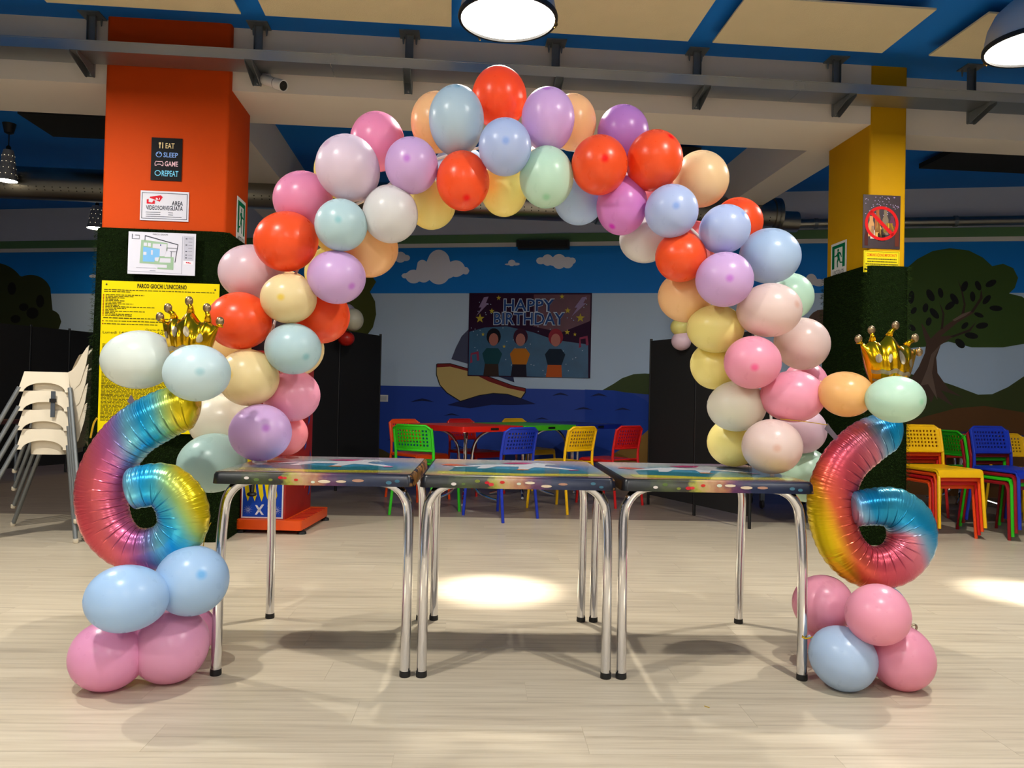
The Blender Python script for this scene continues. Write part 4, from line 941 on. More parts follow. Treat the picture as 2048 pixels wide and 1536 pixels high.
def party_table(x0, x1, label):
    y0, y1, zt = 2.785, 3.52, .738; cx, cy = (x0 + x1) / 2, (y0 + y1) / 2; hw, hd = (x1 - x0) / 2, (y1 - y0) / 2
    o = Vector((cx, cy, 0)); r = empty('party_table', o, label, 'table', 'three unicorn print tables in a row')
    def rect_ring(hx, hy, z, b, seg=4):
        P = []
        for sx, sy, a0 in ((1, 1, 0), (-1, 1, pi / 2), (-1, -1, pi), (1, -1, 1.5 * pi)):
            for k in range(seg + 1): a = a0 + k / seg * pi / 2; P.append(Vector((sx * (hx - b) + b * cos(a), sy * (hy - b) + b * sin(a), z)))
        return P
    rings = [rect_ring(hw - .014, hd - .014, zt - .013, .02), rect_ring(hw - .012, hd - .012, zt - .044, .02), rect_ring(hw, hd, zt - .044, .025), rect_ring(hw - .003, hd - .003, zt - .012, .024), rect_ring(hw - .008, hd - .008, zt - .003, .022), rect_ring(hw - .016, hd - .016, zt, .02)]
    mb = MB(); n = len(rings[0]); V = [p for q in rings for p in q]
    mb.add(V, [(i * n + k, i * n + (k + 1) % n, (i + 1) * n + (k + 1) % n, (i + 1) * n + k) for i in range(5) for k in range(n)] + [tuple(range(n))[::-1]])
    mb.build('table_edge', lip_m, r, None, True)
    tt = rect_ring(hw - .0158, hd - .0158, zt + .0002, .02)
    tp = MB().add(tt + [p - BZ * .03 for p in tt], [tuple(range(n))]).build('table_top', top_m, r)
    # picture of a galloping white unicorn
    def dec(nm, pts, c, h): return MB().add([(x, y, zt + h) for x, y in pts], [tuple(range(len(pts)))]).build(nm, mat('gloss_%d_%d_%d' % c, c, rough=.16, coat=.5), tp)
    dec('meadow_print', [(-.30, -.30), (.0, -.335), (.31, -.30), (.30, -.22), (.0, -.25), (-.30, -.20)], (196, 190, 60), .0006)
    dec('river_print', [(-.26, -.20), (.0, -.25), (.28, -.2), (.26, -.02), (.05, -.12), (-.24, .0)], (40, 116, 130), .0006)
    UP = lambda pts: [(x * .92, y * .72 + .03) for x, y in pts]
    dec('unicorn_print', UP([(-.20, .02), (-.12, .10), (.0, .12), (.06, .16), (.10, .26), (.17, .24), (.20, .17), (.15, .15), (.14, .05), (.22, -.04), (.27, -.13), (.23, -.14), (.16, -.06), (.09, -.02), (.05, -.16), (.01, -.16), (.02, -.01), (-.08, -.01), (-.13, -.15), (-.17, -.15), (-.15, -.02), (-.26, -.09), (-.28, -.06)]), (214, 218, 224), .0010)
    dec('mane_print', UP([(.06, .16), (.10, .26), (.02, .27), (-.06, .21), (-.02, .16)]), (196, 60, 120), .0014)
    dec('mane_print', UP([(-.20, .02), (-.30, .10), (-.33, .02), (-.27, -.03)]), (214, 90, 60), .0014)
    dec('hoof_print', UP([(.23, -.14), (.27, -.13), (.275, -.17), (.235, -.18)]), (214, 60, 130), .0014)
    dec('hoof_print', UP([(.01, -.16), (.05, -.16), (.06, -.20), (.0, -.20)]), (230, 130, 40), .0014)
    rf = random.Random(int(x0 * 100))
    for fx, c in ((-.235, (214, 206, 200)), (-.115, (190, 40, 50)), (-.10, (200, 60, 64)), (-.06, (196, 50, 44)), (.0, (200, 210, 190)), (.10, (206, 186, 160)), (.16, (170, 130, 110)), (.04, (214, 200, 176)), (-.20, (90, 110, 60)), (-.15, (120, 130, 60)), (.27, (70, 110, 130)), (.30, (60, 100, 120))):
        z = zt - .032 + rf.uniform(0, .014); q = rf.uniform(.007, .011)
        MB().add([(fx + q * cos(a) * (2.4 if fx in (.10, .16, .04) else 1), -hd - .0006 + (z - zt + .04) / .04 * .0026, z + q * .6 * sin(a)) for a in [k * pi / 5 for k in range(10)]], [tuple(range(10))]).build('flower_print', ink(c), r)
    fx0, fx1 = -hw + .020, hw - .020
    for sy, fy in ((-1, 2.835 - cy), (1, 3.545 - cy)):
        for sx, fx in ((-1, fx0), (1, fx1)):
            yb = fy - sy * .03
            pts = [(fx, fy, .012), (fx, fy - sy * .012, .40), (fx - sx * .004, yb, .585), (fx - sx * .022, yb, .652), (fx - sx * .065, yb, .692), (fx - sx * .13, yb, .704), (fx - sx * .338, yb, .705)]
            l = MB().tube(catmull(pts, 40), .0185, 16).build('leg', chrome, r, None, True)
            MB().lathe([(.0195, 0), (.0205, .004), (.0195, .022)], (fx, fy, 0), (0, 0, 1), 16, True).build('foot_cap', legcap, l, None, True)
        for sx in (-1, 1): MB().box(sx * (hw - .14) - .02, sx * (hw - .14) + .02, (fy - sy * .03) - .03, (fy - sy * .03) + .03, .721, .7245, None).build('mounting_plate', steel, r)
    return r
party_table(-.958, -.238, 'unicorn print party table at the left end of the front row')
party_table(-.218, .498, 'unicorn print party table in the middle of the front row')
party_table(.515, 1.232, 'unicorn print party table at the right end of the front row')

# ================================================================== balloons
RED = (255, 94, 44); LIL = (222, 184, 232); PNK = (246, 156, 194); HPK = (248, 168, 192); SAL = (252, 152, 158); AQU = (196, 224, 228); WHT = (230, 228, 226)
PER = (192, 208, 244); CRM = (248, 228, 172); YEL = (250, 236, 150); PCH = (250, 206, 150); PPK = (240, 212, 220); MIN = (204, 236, 214); BLU = (182, 216, 250); PUR = (196, 136, 208); MAG = (224, 142, 216); OFF = (240, 234, 214); BLS = (240, 216, 208); PBL = (188, 212, 240)
A_ = 'balloons of the arch'
BAL = [  # cx, cy, rx, ry, colour, depth, label, tip pixel
 (424, 928, 67, 57, (190, 222, 214), 'fix3.34', 'large pale mint balloon hanging beside the left table end', None),
 (448, 846, 68, 56, OFF, 3.36, 'off white balloon above the pale mint one beside the left table', None),
 (521, 865, 61, 57, LIL, 'fix3.10', 'lilac balloon resting on the left table', (548, 853)),
 (563, 868, 52, 45, SAL, 'fix3.38', 'salmon pink balloon peeking out behind the lilac one on the table', None),
 (583, 793, 56, 50, HPK, 3.28, 'pink balloon above the salmon one at the left foot of the arch', None),
 (496, 755, 58, 57, CRM, 3.12, 'cream yellow balloon between the pink one and the white pair', (478, 750)),
 (452, 700, 48, 46, (250, 220, 150), 3.42, 'pale orange balloon half hidden behind the golden crown', None),
 (479, 643, 63, 56, RED, 3.12, 'red balloon beside the golden crown', None),
 (587, 698, 55, 51, AQU, 3.10, 'pale aqua balloon under the cream one on the left leg of the arch', (622, 715)),
 (592, 703, 52, 50, CRM, 3.46, 'cream balloon hidden behind the pale aqua one on the left leg', None),
 (577, 597, 55, 50, CRM, 3.10, 'cream balloon between two red ones on the left leg of the arch', (577, 600)),
 (572, 590, 52, 46, PCH, 3.42, 'peach balloon hidden behind the cream one on the left leg', None),
 (643, 632, 56, 55, RED, 3.30, 'red balloon on the inner side of the arch behind the cream one', None),
 (674, 555, 57, 53, LIL, 3.10, 'lilac balloon on the inner left side of the arch', (711, 577)),
 (669, 548, 58, 54, YEL, 3.46, 'yellow balloon hidden behind the inner lilac one', None),
 (500, 545, 61, 55, PPK, 3.30, 'pale pink balloon in front of the orange column', None),
 (571, 484, 62, 59, RED, 3.12, 'red balloon on the outer shoulder of the arch near the orange column', None),
 (738, 500, 54, 55, PCH, 3.30, 'peach balloon on the inner left shoulder of the arch', None),
 (682, 450, 52, 52, AQU, 3.06, 'pale aqua balloon with turquoise tip on the left shoulder', (688, 450)),
 (680, 458, 54, 54, YEL, 3.44, 'yellow balloon hidden behind the aqua one on the left shoulder', None),
 (781, 429, 55, 57, WHT, 3.12, 'white balloon on the inner left shoulder of the arch', None),
 (862, 410, 46, 49, YEL, 3.36, 'yellow balloon beside the red one under the arch top', None),
 (607, 400, 58, 57, PNK, 3.30, 'deep pink balloon on the outer left shoulder of the arch', None),
 (690, 342, 59, 58, YEL, 3.46, 'yellow balloon hidden behind the big pale lilac one', None),
 (694, 334, 62, 64, (232, 212, 226), 3.10, 'big pale lilac balloon on the upper left of the arch', (663, 299)),
 (755, 284, 54, 58, PNK, 3.32, 'deep pink balloon above the lilac ones at the upper left', None),
 (823, 331, 53, 56, LIL, 3.10, 'lilac balloon with dark tip left of the red one under the top', (821, 332)),
 (920, 345, 56, 52, PBL, 3.46, 'pale blue balloon hidden behind the red one under the top', None),
 (872, 245, 50, 60, PCH, 3.34, 'peach balloon behind the grey aqua one at the arch top', None),
 (913, 238, 55, 66, (190, 212, 224), 3.12, 'grey aqua balloon left of the topmost red one', (917, 186)),
 (997, 195, 53, 61, RED, 3.28, 'red balloon at the very top of the arch', None),
 (926, 363, 53, 58, RED, 3.10, 'red balloon left of centre on the inner edge under the arch top', (935, 405)),
 (1010, 294, 53, 57, PER, 3.05, 'periwinkle blue balloon at the middle of the arch top', (1012, 298)),
 (1008, 380, 47, 53, YEL, 3.32, 'yellow balloon under the periwinkle one at the arch top', None),
 (1096, 236, 53, 60, LIL, 3.12, 'lilac balloon right of the topmost red one', (1092, 190)),
 (1144, 245, 46, 56, PCH, 3.32, 'peach balloon behind the lilac one at the arch top', None),
 (1093, 356, 54, 60, MIN, 3.08, 'mint green balloon right of the periwinkle one', (1091, 403)),
 (1082, 346, 54, 54, CRM, 3.46, 'cream balloon hidden behind the mint one under the arch top', None),
 (1158, 400, 50, 50, PBL, 3.34, 'pale blue white balloon behind the mint and red ones', None),
 (1199, 330, 56, 59, RED, 3.08, 'red balloon right of centre, the inner of the red pair', (1203, 333)),
 (1245, 265, 50, 54, PUR, 3.30, 'purple balloon above the pair of red ones', None),
 (1310, 319, 55, 58, RED, 3.12, 'red balloon right of centre, the outer of the red pair', (1334, 285)),
 (1243, 413, 50, 57, MAG, 3.18, 'magenta lilac balloon hanging under the red pair', (1221, 458)),
 (1252, 395, 48, 44, SAL, 3.48, 'salmon balloon hidden behind the magenta lilac one', None),
 (1402, 359, 55, 55, (246, 214, 164), 3.32, 'beige peach balloon on the outer right shoulder of the arch', None),
 (1343, 422, 53, 53, PER, 3.08, 'periwinkle balloon with blue tip under the outer red one', (1341, 423)),
 (1322, 408, 52, 50, SAL, 3.44, 'pale salmon balloon hidden behind the periwinkle one', None),
 (1290, 480, 51, 46, WHT, 3.34, 'white balloon on the inner right shoulder of the arch', None),
 (1451, 457, 49, 48, PER, 3.10, 'blue balloon with dark tip on the outer right shoulder', (1478, 436)),
 (1478, 444, 47, 47, RED, 3.34, 'red balloon behind the blue one on the outer right shoulder', None),
 (1362, 515, 51, 49, RED, 3.14, 'red balloon on the inner right side of the arch', None),
 (1392, 496, 54, 52, SAL, 3.46, 'salmon balloon hidden behind the inner red one on the right', None),
 (1540, 513, 60, 54, PBL, 3.20, 'large sky blue balloon on the outer right side of the arch', None),
 (1449, 559, 57, 55, LIL, 3.05, 'lilac balloon with violet tip on the right leg of the arch', (1444, 564)),
 (1580, 594, 46, 46, MIN, 3.38, 'mint balloon beside the yellow column behind the pale pink one', None),
 (1372, 594, 51, 51, PCH, 3.30, 'peach balloon on the inner right side of the arch', None),
 (1541, 620, 61, 54, BLS, 3.10, 'big blush pink balloon under the sky blue one on the right leg', (1578, 613)),
 (1433, 658, 54, 48, YEL, 3.22, 'yellow balloon on the inner right leg, upper of two', None),
 (1606, 688, 52, 52, BLS, 3.28, 'blush pink balloon in front of the grass of the yellow column', None),
 (1505, 725, 56, 53, HPK, 3.06, 'pink balloon with dark tip on the right leg of the arch', (1493, 736)),
 (1430, 733, 47, 46, YEL, 3.32, 'yellow balloon on the inner right leg, lower of two', None),
 (1610, 768, 44, 43, HPK, 3.42, 'pink balloon partly hidden above the bigger pink one', None),
 (1588, 793, 60, 52, HPK, 3.10, 'bigger pink balloon beside the peach one of the right column', (1628, 796)),
 (1473, 813, 58, 50, OFF, 3.20, 'off white balloon above the yellow one on the right table', None),
 (1467, 885, 52, 48, YEL, 'fix3.36', 'pale yellow balloon resting on the right table', None),
 (1544, 893, 59, 55, BLS, 'fix3.06', 'blush beige balloon resting on the right table', (1535, 892)),
 (1605, 862, 46, 45, (240, 214, 226), 3.36, 'pale lilac pink balloon between the blush one and the number balloon', None),
 (1612, 950, 48, 54, MIN, 'fix3.42', 'pale mint balloon behind the corner of the right table', None),
]
COLB = [  # balloons of the two number columns
 (276, 721, 70, 57, (232, 240, 232), 2.80, 'white balloon on top of the left number column', None),
 (394, 746, 65, 57, (214, 236, 240), 2.70, 'very pale aqua balloon under the left crown', (422, 744)),
 (249, 1197, 75, 66, BLU, 2.58, 'light blue balloon under the left number balloon, lower of two', (186, 1190)),
 (384, 1161, 71, 69, BLU, 2.62, 'light blue balloon beside the left table leg, upper of two', (424, 1136)),
 (216, 1313, 73, 66, (248, 172, 212), 'floor', 'pink balloon on the floor at the outer foot of the left column', None),
 (340, 1295, 73, 69, (248, 178, 214), 'floor', 'pink balloon on the floor in front of the left table leg', None),
 (376, 1262, 54, 52, (246, 168, 208), 'floor', 'pink balloon behind the left table leg', None),
 (1694, 789, 51, 45, (250, 198, 128), 2.98, 'peach orange balloon under the right crown', None),
 (1793, 799, 54, 47, MIN, 2.84, 'mint balloon in front of the right crown', (1821, 803)),
 (1645, 1209, 58, 57, HPK, 3.02, 'pink balloon behind the right table leg', None),
 (1755, 1231, 62, 58, (248, 170, 193), 2.74, 'pink balloon right under the right number balloon', None),
 (1689, 1318, 62, 62, PBL, 'floor', 'light blue balloon on the floor at the foot of the right column', None),
 (1805, 1318, 61, 61, HPK, 'floor', 'pink balloon on the floor at the outer foot of the right column', None),
 (1657, 1274, 46, 46, HPK, 'floor', 'pink balloon low behind the right table leg', None),
 (1768, 1210, 42, 36, PBL, 3.10, 'light blue balloon peeking out behind the right number balloon', None),
 (690, 627, 20, 20, (186, 176, 196), 7.9, 'small lilac balloon on the black screen near the arch', None),
 (707, 640, 20, 22, (206, 204, 182), 7.75, 'small pale green balloon on the black screen near the arch', None),
 (692, 677, 17, 15, (200, 40, 30), 7.85, 'small red balloon on the black screen near the arch', None),
 (1360, 654, 19, 18, (226, 216, 130), 7.0, 'small yellow balloon on the black screen near the painted hill', None),
 (1363, 682, 20, 19, (226, 196, 208), 7.0, 'small pale pink balloon on the black screen near the painted hill', None),
]
prof_b = []
NB = 22
for i in range(NB + 1):
    th = pi * .965 * (i / NB) ** 1.12
    r_ = sin(th); h_ = cos(th) * (1.0 if th < pi / 2 else 1.14)
    if th > pi * .86: r_ = max(.045, r_ * (1 - .35 * (th / pi - .86) / .105))
    prof_b.append((max(r_, 1e-4), h_, th / pi))
def resolve(cx, cy, rx, ry, dep):
    if dep == 'floor':
        p0 = ray(cx, cy + ry); return (CAMH + .004) / -p0.z if p0.z < 0 else 3.0
    if isinstance(dep, str): return float(dep[3:])
    return float(dep)
ALLB = [(b, A_) for b in BAL] + [(b, 'balloons of the number columns' if b[5] == 'floor' or b[5] < 4 else 'small balloons on the black screens') for b in COLB]
dep = [resolve(*b[:4], b[5]) for b, _ in ALLB]; fixed = [isinstance(b[5], str) or b[5] > 4 for b, _ in ALLB]; start = dep[:]
rays = [ray(b[0], b[1]) for b, _ in ALLB]; rpx = [(b[2] + b[3]) / 2 / FPX for b, _ in ALLB]
pairs = [(i, j) for i in range(len(ALLB)) for j in range(i) if (rays[i] - rays[j]).length < (rpx[i] + rpx[j]) and dep[i] < 5 and dep[j] < 5]
for it in range(160):
    for i, j in pairs:
        d = (rays[i] * dep[i] - rays[j] * dep[j]).length; need = .93 * (rpx[i] * dep[i] + rpx[j] * dep[j])
        if d < need:
            k = (need - d) * .16; sg = 1 if dep[i] > dep[j] else -1
            if not fixed[i]: dep[i] += sg * k
            if not fixed[j]: dep[j] -= sg * k
    for i in range(len(dep)):
        if not fixed[i]: dep[i] = max(start[i] - .22, min(start[i] + .38, dep[i]))
rt = random.Random(11)
VW = CR.cross(CU)     # towards the viewer
for (b, grp), d in zip(ALLB, dep):
    cx, cy, rx, ry, col, _, lab, tip = b
    c = CP + ray(cx, cy) * d; sx, sy = rx * d / FPX, ry * d / FPX; sv = (sx + sy) / 2
    if tip: tx, ty = (tip[0] - cx) / rx, -(tip[1] - cy) / ry
    else: an = rt.uniform(pi * 1.08, pi * 1.92); tx, ty = .7 * cos(an), .7 * sin(an)
    q = sqrt(tx * tx + ty * ty)
    if q > .93: tx, ty = tx / q * .93, ty / q * .93
    az = Vector((tx, ty, sqrt(1 - tx * tx - ty * ty)))
    up = Vector((0, 0, 1)) if abs(az.z) < .9 else Vector((1, 0, 0))
    a1 = (up - az * up.dot(az)).normalized(); a2 = az.cross(a1); SEG = 36
    def place(v): return c + CR * (v.x * sx) + CU * (v.y * sy) + VW * (v.z * sv)
    mb = MB(); V = []; T = []
    for r_, h_, t_ in prof_b:
        for k in range(SEG): an = 2 * pi * k / SEG; V.append(place(az * h_ + a1 * (r_ * cos(an)) + a2 * (r_ * sin(an)))); T.append((k / SEG, t_))
    Fc = [(i * SEG + k, (i + 1) * SEG + k, (i + 1) * SEG + (k + 1) % SEG, i * SEG + (k + 1) % SEG) for i in range(NB) for k in range(SEG)]
    Fc += [tuple(range(SEG)), tuple(range(NB * SEG, (NB + 1) * SEG))[::-1]]
    mb.add(V, Fc, T)
    ob = tag(mb.build('balloon', latex(col, plain=not tip), None, c, 'all'), lab, 'balloon', grp)
    e_ = prof_b[-1][1]; mk = MB(); V = []
    pk = [(.045, e_), (.03, e_ - .03), (.05, e_ - .06), (.03, e_ - .09), (.075, e_ - .15), (.07, e_ - .165)]
    for r_, h_ in pk:
        for k in range(10): an = 2 * pi * k / 10; V.append(place(az * h_ + a1 * (r_ * cos(an)) + a2 * (r_ * sin(an))))
    mk.add(V, [(i * 10 + k, (i + 1) * 10 + k, (i + 1) * 10 + (k + 1) % 10, i * 10 + (k + 1) % 10) for i in range(5) for k in range(10)])
    mk.build('knot', latex(col), ob, c, 'all')

# arch rod
rod = catmull([onY(520, 905, 3.3), onY(530, 800, 3.3), onY(545, 660, 3.3), onY(595, 540, 3.3), onY(660, 440, 3.3), onY(740, 395, 3.3), onY(820, 342, 3.3), onY(905, 308, 3.3), onY(1010, 290, 3.3), onY(1130, 297, 3.3), onY(1230, 335, 3.3), onY(1310, 388, 3.3), onY(1385, 460, 3.3), onY(1450, 530, 3.3), onY(1500, 640, 3.3), onY(1535, 760, 3.3), onY(1545, 900, 3.3)], 90)
ro = Vector((rod[0][0], rod[0][1], .74)); rb_ = empty('arch_frame', ro, 'thin white rod that carries the balloon arch above the tables', 'frame')
MB().tube(rod, .006, 8).build('arch_rod', white, rb_, ro, True)
for e2 in (rod[0], rod[-1]):
    MB().tube([(e2[0], e2[1], .7395), (e2[0], e2[1], e2[2])], .006, 8).build('rod_end', white, rb_, ro, True)
    MB().lathe([(.03, 0), (.03, .012), (.009, .02), (.009, .05)], (e2[0], e2[1], .7392), (0, 0, 1), 14, True).build('rod_clamp', white, rb_, ro, True)

# ================================================================== foil number balloons
def foil_mat():
    m, nt, b = newmat('rainbow_foil'); L = nt.links
    at = nt.nodes.new('ShaderNodeVertexColor'); at.layer_name = 'Col'; L.new(at.outputs[0], b.inputs['Base Color'])
    b.inputs['Metallic'].default_value = .6; b.inputs['Roughness'].default_value = .25
    uv = nt.nodes.new('ShaderNodeUVMap'); mp = nt.nodes.new('ShaderNodeMapping'); mp.inputs['Scale'].default_value = (150, 1.4, 1); L.new(uv.outputs[0], mp.inputs[0])
    nz = nt.nodes.new('ShaderNodeTexNoise'); nz.inputs['Scale'].default_value = 1; nz.inputs['Detail'].default_value = 2; L.new(mp.outputs[0], nz.inputs['Vector'])
    sp = nt.nodes.new('ShaderNodeSeparateXYZ'); L.new(uv.outputs[0], sp.inputs[0])
    # creases are strong near the seams, faint on the crown of the tube
    sn = nt.nodes.new('ShaderNodeMath'); sn.operation = 'MULTIPLY'; sn.inputs[1].default_value = 2 * pi; L.new(sp.outputs['Y'], sn.inputs[0])
    cs = nt.nodes.new('ShaderNodeMath'); cs.operation = 'COSINE'; L.new(sn.outputs[0], cs.inputs[0])
    ab = nt.nodes.new('ShaderNodeMath'); ab.operation = 'ABSOLUTE'; L.new(cs.outputs[0], ab.inputs[0])
    ml = nt.nodes.new('ShaderNodeMath'); ml.operation = 'MULTIPLY'; L.new(ab.outputs[0], ml.inputs[0]); L.new(nz.outputs['Fac'], ml.inputs[1])
    pp = nt.nodes.new('ShaderNodeMath'); pp.operation = 'PINGPONG'; pp.inputs[1].default_value = .0185; L.new(sp.outputs['X'], pp.inputs[0])
    cr = nt.nodes.new('ShaderNodeMapRange'); cr.inputs['From Max'].default_value = .0032; cr.inputs['To Min'].default_value = 1; cr.inputs['To Max'].default_value = 0; L.new(pp.outputs[0], cr.inputs['Value'])
    im = nt.nodes.new('ShaderNodeMapRange'); im.inputs['From Min'].default_value = .15; im.inputs['From Max'].default_value = -.5; im.inputs['To Min'].default_value = 0; im.inputs['To Max'].default_value = 1; L.new(cs.outputs[0], im.inputs['Value'])
    c2 = nt.nodes.new('ShaderNodeMath'); c2.operation = 'MULTIPLY'; L.new(cr.outputs[0], c2.inputs[0]); L.new(im.outputs[0], c2.inputs[1])
    sm = nt.nodes.new('ShaderNodeMath'); sm.operation = 'SUBTRACT'; L.new(ml.outputs[0], sm.inputs[0]); L.new(c2.outputs[0], sm.inputs[1])
    bp = nt.nodes.new('ShaderNodeBump'); bp.inputs['Strength'].default_value = .9; bp.inputs['Distance'].default_value = .005
    L.new(sm.outputs[0], bp.inputs['Height']); L.new(bp.outputs[0], b.inputs['Normal'])
    return m
FOIL = foil_mat()
def pal(stops, u):
    if u <= stops[0][0]: return lin(stops[0][1])
    for (a, ca), (b, cb) in zip(stops, stops[1:]):
        if u <= b:
            t = (u - a) / (b - a); A, Bc = lin(ca), lin(cb); return tuple(A[i] + (Bc[i] - A[i]) * t for i in range(3)) + (1,)
    return lin(stops[-1][1])
def six(pts, Y, cfun, label, bowl):
    C_ = catmull(pts, 190); n = len(C_); SEG = 40
    P = [onY(x, y, Y + dy) for x, y, hw, dy in C_]
    acc = [0]
    for a, b in zip(P, P[1:]): acc.append(acc[-1] + (b - a).length)
    tot = acc[-1]; V = []; T = []; cols = []
    for i in range(n):
        t = (P[min(i + 1, n - 1)] - P[max(i - 1, 0)]); t = Vector((t.x, 0, t.z)).normalized(); nn = Vector((t.z, 0, -t.x)); dd = Vector((0, -1, 0))
        a = C_[i][2] / FPX * P[i].y
        s = acc[i]
        e0 = min(1, s / (a * .42)); e1 = min(1, (tot - s) / (a * .3)); e = sqrt(max(0.0, 1 - (1 - e0) ** 2.4)) * sqrt(max(0.0, 1 - (1 - e1) ** 2)); e = max(e, .03)
        for k in range(SEG):
            ph = 2 * pi * k / SEG; c_, s_ = cos(ph), sin(ph)
            cr = .5 + .5 * sin(s * 2 * pi / .026 + (0.6 if c_ > 0 else 0)); sharp = abs(c_) ** 6
            w_ = a * e * (1 + .022 * (cr - .5) * sharp * 2) * (abs(c_) ** .88) * (1 if c_ > 0 else -1)
            dpt = a * .80 * e ** .8 * (abs(s_) ** .92) * (1 if s_ > 0 else -1) * (1 - .045 * sharp * (1 - cr) - (.085 if c_ < 0 else .02) * (abs(sin(s * pi / .034 + .3 * sin(s * 40))) ** .5 < .45) * (abs(c_) ** 1.2))
            p = P[i] + nn * w_ + dd * dpt
            V.append(p); T.append((s, k / SEG)); cols.append(cfun(*proj(P[i] + nn * w_), bowl * min(1, max(0, (s / tot - .76) / .14))))
    mb = MB(); mb.add(V, [(i * SEG + k, i * SEG + (k + 1) % SEG, (i + 1) * SEG + (k + 1) % SEG, (i + 1) * SEG + k) for i in range(n - 1) for k in range(SEG)] + [tuple(range(SEG))[::-1], tuple(range((n - 1) * SEG, n * SEG))], T)
    mb.col = cols
    zs = min(p.z for p in V); o = Vector((sum(p.x for p in V) / len(V), Y, zs))
    return tag(mb.build('number_balloon', FOIL, None, o, 'all'), label, 'balloon', 'foil number balloons'), o
LP = [(150, (206, 70, 84)), (185, (222, 100, 104)), (215, (212, 96, 132)), (240, (186, 104, 164)), (262, (128, 134, 190)), (285, (110, 190, 214)), (312, (10, 160, 220)), (338, (64, 176, 200)), (362, (150, 190, 110)), (385, (214, 196, 20)), (420, (226, 200, 0))]
SX = [(398, 813, 40, 0), (370, 814, 45, 0), (318, 834, 49, 0), (260, 872, 49, 0), (218, 930, 49, 0), (203, 990, 49, 0), (214, 1050, 47, -.01), (248, 1090, 43, -.02), (292, 1100, 42, -.025), (335, 1088, 44, -.03), (364, 1055, 48, -.035), (363, 1010, 49, -.04), (335, 975, 45, -.045), (302, 970, 42, -.05), (276, 975, 41, -.056), (254, 980, 39, -.06)]
b6, o6 = six(SX, 2.80, lambda x, y, d: pal(LP, x - .25 * (y - 900) + d), 'rainbow foil number six balloon beside the orange column', 32)
RP = [(1612, (226, 200, 0)), (1630, (224, 170, 20)), (1650, (222, 96, 60)), (1690, (206, 74, 88)), (1735, (200, 84, 104)), (1775, (214, 120, 140)), (1800, (120, 170, 206)), (1822, (16, 150, 210)), (1850, (30, 150, 196)), (1885, (90, 180, 190))]
SR = [(1800, 862, 32, 0), (1775, 864, 40, 0), (1733, 885, 46, 0), (1690, 925, 46, 0), (1665, 980, 47, 0), (1664, 1035, 47, 0), (1682, 1090, 45, -.01), (1715, 1125, 43, -.02), (1755, 1136, 43, -.025), (1797, 1122, 45, -.03), (1822, 1085, 48, -.035), (1818, 1045, 48, -.04), (1790, 1017, 42, -.045), (1754, 1013, 38, -.05), (1724, 1016, 36, -.056), (1702, 1019, 34, -.06)]
b6r, o6r = six(SR, 3.00, lambda x, y, d: pal(RP, x - .41 * (y - 1000) + d), 'rainbow foil number six balloon beside the yellow column', 95)
gold_tab = mat('foil_tab', (150, 140, 160), rough=.3, metal=.8, var=.2, scale=30)
for par, o, x, y, Y, dx in ((b6, o6, 262, 796, 2.80, -1), (b6r, o6r, 1655, 852, 3.00, -1)):
    a = onY(x, y, Y); MB().wprism([a + Vector((0, 0, .012)), a + Vector((.012, 0, -.006)), a + Vector((.05, 0, -.05)), a + Vector((.035, 0, -.06)), a + Vector((-.012, 0, -.012))], Vector((0, -1, 0)), .002).build('inflation_tab', gold_tab, par, o)

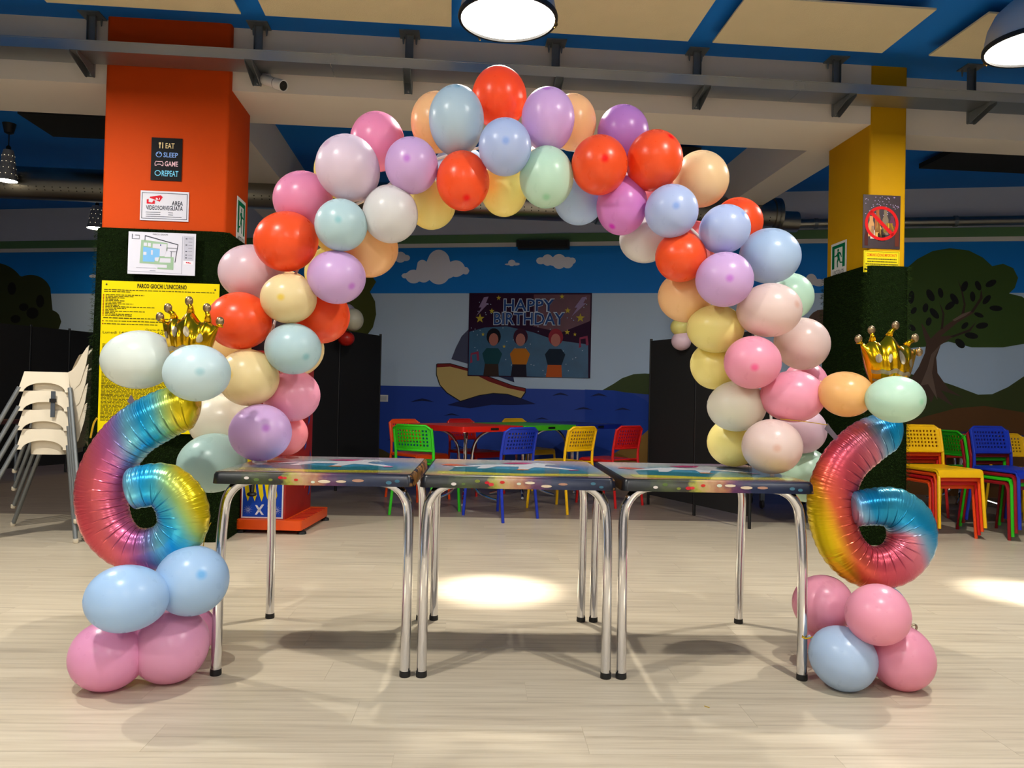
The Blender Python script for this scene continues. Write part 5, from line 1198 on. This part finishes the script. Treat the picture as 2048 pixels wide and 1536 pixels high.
# gold crowns
gold = mat('gold_foil', (222, 170, 20), rough=.2, metal=.95, var=.08, scale=10, bump=.035, bscale=18)
silv = mat('jewel_print', (164, 150, 122), rough=.36, metal=.7, var=.35, scale=90)
tipm = mat('tip_print', (150, 126, 92), rough=.34, metal=.8, var=.4, scale=120)
def crown(Y, BL, BR, TL, TR, tips, peak, label, jewels, bands):
    def W(x, y, d=0.0): return onY(x, y, Y) - Vector((0, d, 0))
    o = W((BL[0] + BR[0]) / 2, max(BL[1], BR[1])); r = empty('crown_balloon', o, label, 'balloon', 'gold crown balloons')
    N, M = 44, 20; D = abs(TR[0] - TL[0]) / FPX * Y * .30
    def top(u):
        x = TL[0] + (TR[0] - TL[0]) * u; y = TL[1] + (TR[1] - TL[1]) * u - 2 * sin(pi * u)
        for c, hgt, sg in ((.0, 6, .07), (.22, 12, .08), (.50, peak, .14), (.80, 12, .08), (1.0, 6, .07)): y -= hgt * math.exp(-((u - c) / sg) ** 2)
        return x, y
    def pt(u, t, s):
        x1, y1 = top(u); x0, y0 = BL[0] + (BR[0] - BL[0]) * u, BL[1] + (BR[1] - BL[1]) * u + 6 * sin(pi * u)
        x, y = x0 + (x1 - x0) * t, y0 + (y1 - y0) * t
        d = D * (max(0, sin(pi * (t * .92 + .04)) - .12) / .88) ** .55 * sqrt(max(0, 1 - (2 * u - 1) ** 2)) * (.96 + .04 * sin(u * 40))
        return W(x, y, d * s)
    mb = MB()
    for s in (1, -1):
        V = [pt(i / N, j / M, s) for j in range(M + 1) for i in range(N + 1)]
        mb.add(V, [tuple(q if s == 1 else q[::-1])[0:4] for q in [(j * (N + 1) + i, j * (N + 1) + i + 1, (j + 1) * (N + 1) + i + 1, (j + 1) * (N + 1) + i) for j in range(M) for i in range(N)]])
    body = mb.build('crown_body', gold, r, o, 'all')
    for u, (tx, ty) in zip((.0, .22, .50, .80, 1.0), tips):
        bx_, by_ = top(u); by_ += 4
        h = MB().tube([W(bx_, by_), W(bx_ + (tx - bx_) * .35 + 1, by_ + (ty - by_) * .5), W(tx, ty + 4)], [.014, .009, .0075], 10).build('crown_point', gold, r, o, 'all')
        MB().ball(W(tx, ty), .0155, 10, (1, .8, 1.15)).build('jewel_tip', tipm, h, o, 'all')
    for u, t, w_, hh in jewels:
        V = [pt(u, t, 1) - Vector((0, .0015, 0))]
        for k in range(16): a = 2 * pi * k / 16; V.append(pt(u + w_ * cos(a), t + hh * sin(a), 1) - Vector((0, .002, 0)))
        MB().add(V, [(0, 1 + k, 1 + (k + 1) % 16) for k in range(16)]).build('jewel_print', silv, body, o, 'all')
    for t0, t1 in bands:
        V = []
        for i in range(21): V += [pt(.03 + .94 * i / 20, t0, 1) - Vector((0, .002, 0)), pt(.03 + .94 * i / 20, t1, 1) - Vector((0, .002, 0))]
        MB().add(V, [(2 * i, 2 * i + 2, 2 * i + 3, 2 * i + 1) for i in range(20)]).build('band_print', silv, body, o, 'all')
crown(2.80, (345, 722), (412, 728), (323, 645), (439, 656), ((320, 634), (336, 616), (378, 602), (414, 616), (440, 643)), 27, 'gold foil crown balloon in front of the yellow rules board', ((.10, .66, .035, .09), (.30, .70, .06, .12), (.55, .62, .055, .09), (.80, .58, .06, .10)), ((.26, .36), (.10, .17)))
crown(2.98, (1742, 772), (1808, 776), (1719, 690), (1835, 704), ((1717, 678), (1743, 660), (1791, 651), (1830, 676), (1838, 704)), 26, 'gold foil crown balloon in front of the yellow column', ((.18, .62, .05, .09), (.38, .62, .045, .08), (.62, .66, .06, .13), (.84, .58, .05, .09)), ((.30, .38), (.12, .18)))

# ribbons and scraps
rib = mat('gold_ribbon', (214, 176, 30), rough=.35, metal=.3)
def ribbon(label, pts, rad=.0016):
    m = MB().tube(catmull(pts, 30), rad, 6)
    o = Vector(pts[0]); return tag(m.build('ribbon', rib, None, o, True), label, 'ribbon', 'thin gold ribbons')
ribbon('gold ribbon tied round the right table leg', [onY(1604, 1274, 2.812), onY(1612, 1277, 2.812), onY(1622, 1275, 2.82), onY(1636, 1271, 2.85), onY(1650, 1268, 2.92)], .0028)
ribbon('gold ribbon tail hanging beside the left number balloon', [onY(181, 876, 2.86), onY(184, 862, 2.86), onY(188, 846, 2.86), onY(194, 836, 2.86)], .0035)
ribbon('gold thread from the right number balloon to the arch', [onY(1655, 850, 2.99), onY(1630, 846, 3.0), onY(1600, 842, 3.0), onY(1560, 838, 3.02)])
ribbon('thin ribbon hanging between the left number balloon and table leg', [onY(422, 1045, 2.80), onY(412, 1065, 2.80), onY(406, 1095, 2.79)])
p = onz(1413, 1414); sc2 = MB().wprism([p + Vector((-.006, .006, .0005)), p + Vector((-.003, .008, .0005)), p + Vector((.009, -.007, .0005)), p + Vector((.006, -.009, .0005))], BZ, .001)
tag(sc2.build('ribbon_scrap', rib, None, p), 'scrap of gold ribbon lying on the pale floor', 'scrap')
a = onY(1828, 1256, 2.80); ft = MB().tube(catmull([a + Vector((-.012, 0, -.012)), a + Vector((-.01, 0, .008)), a + Vector((.004, 0, .012)), a + Vector((.010, 0, .002)), a + Vector((.004, 0, -.012))], 14), .004, 6)
tag(ft.build('foil_tail', silv, None, a, True), 'crumpled clear foil tail on the outer pink floor balloon', 'foil scrap')
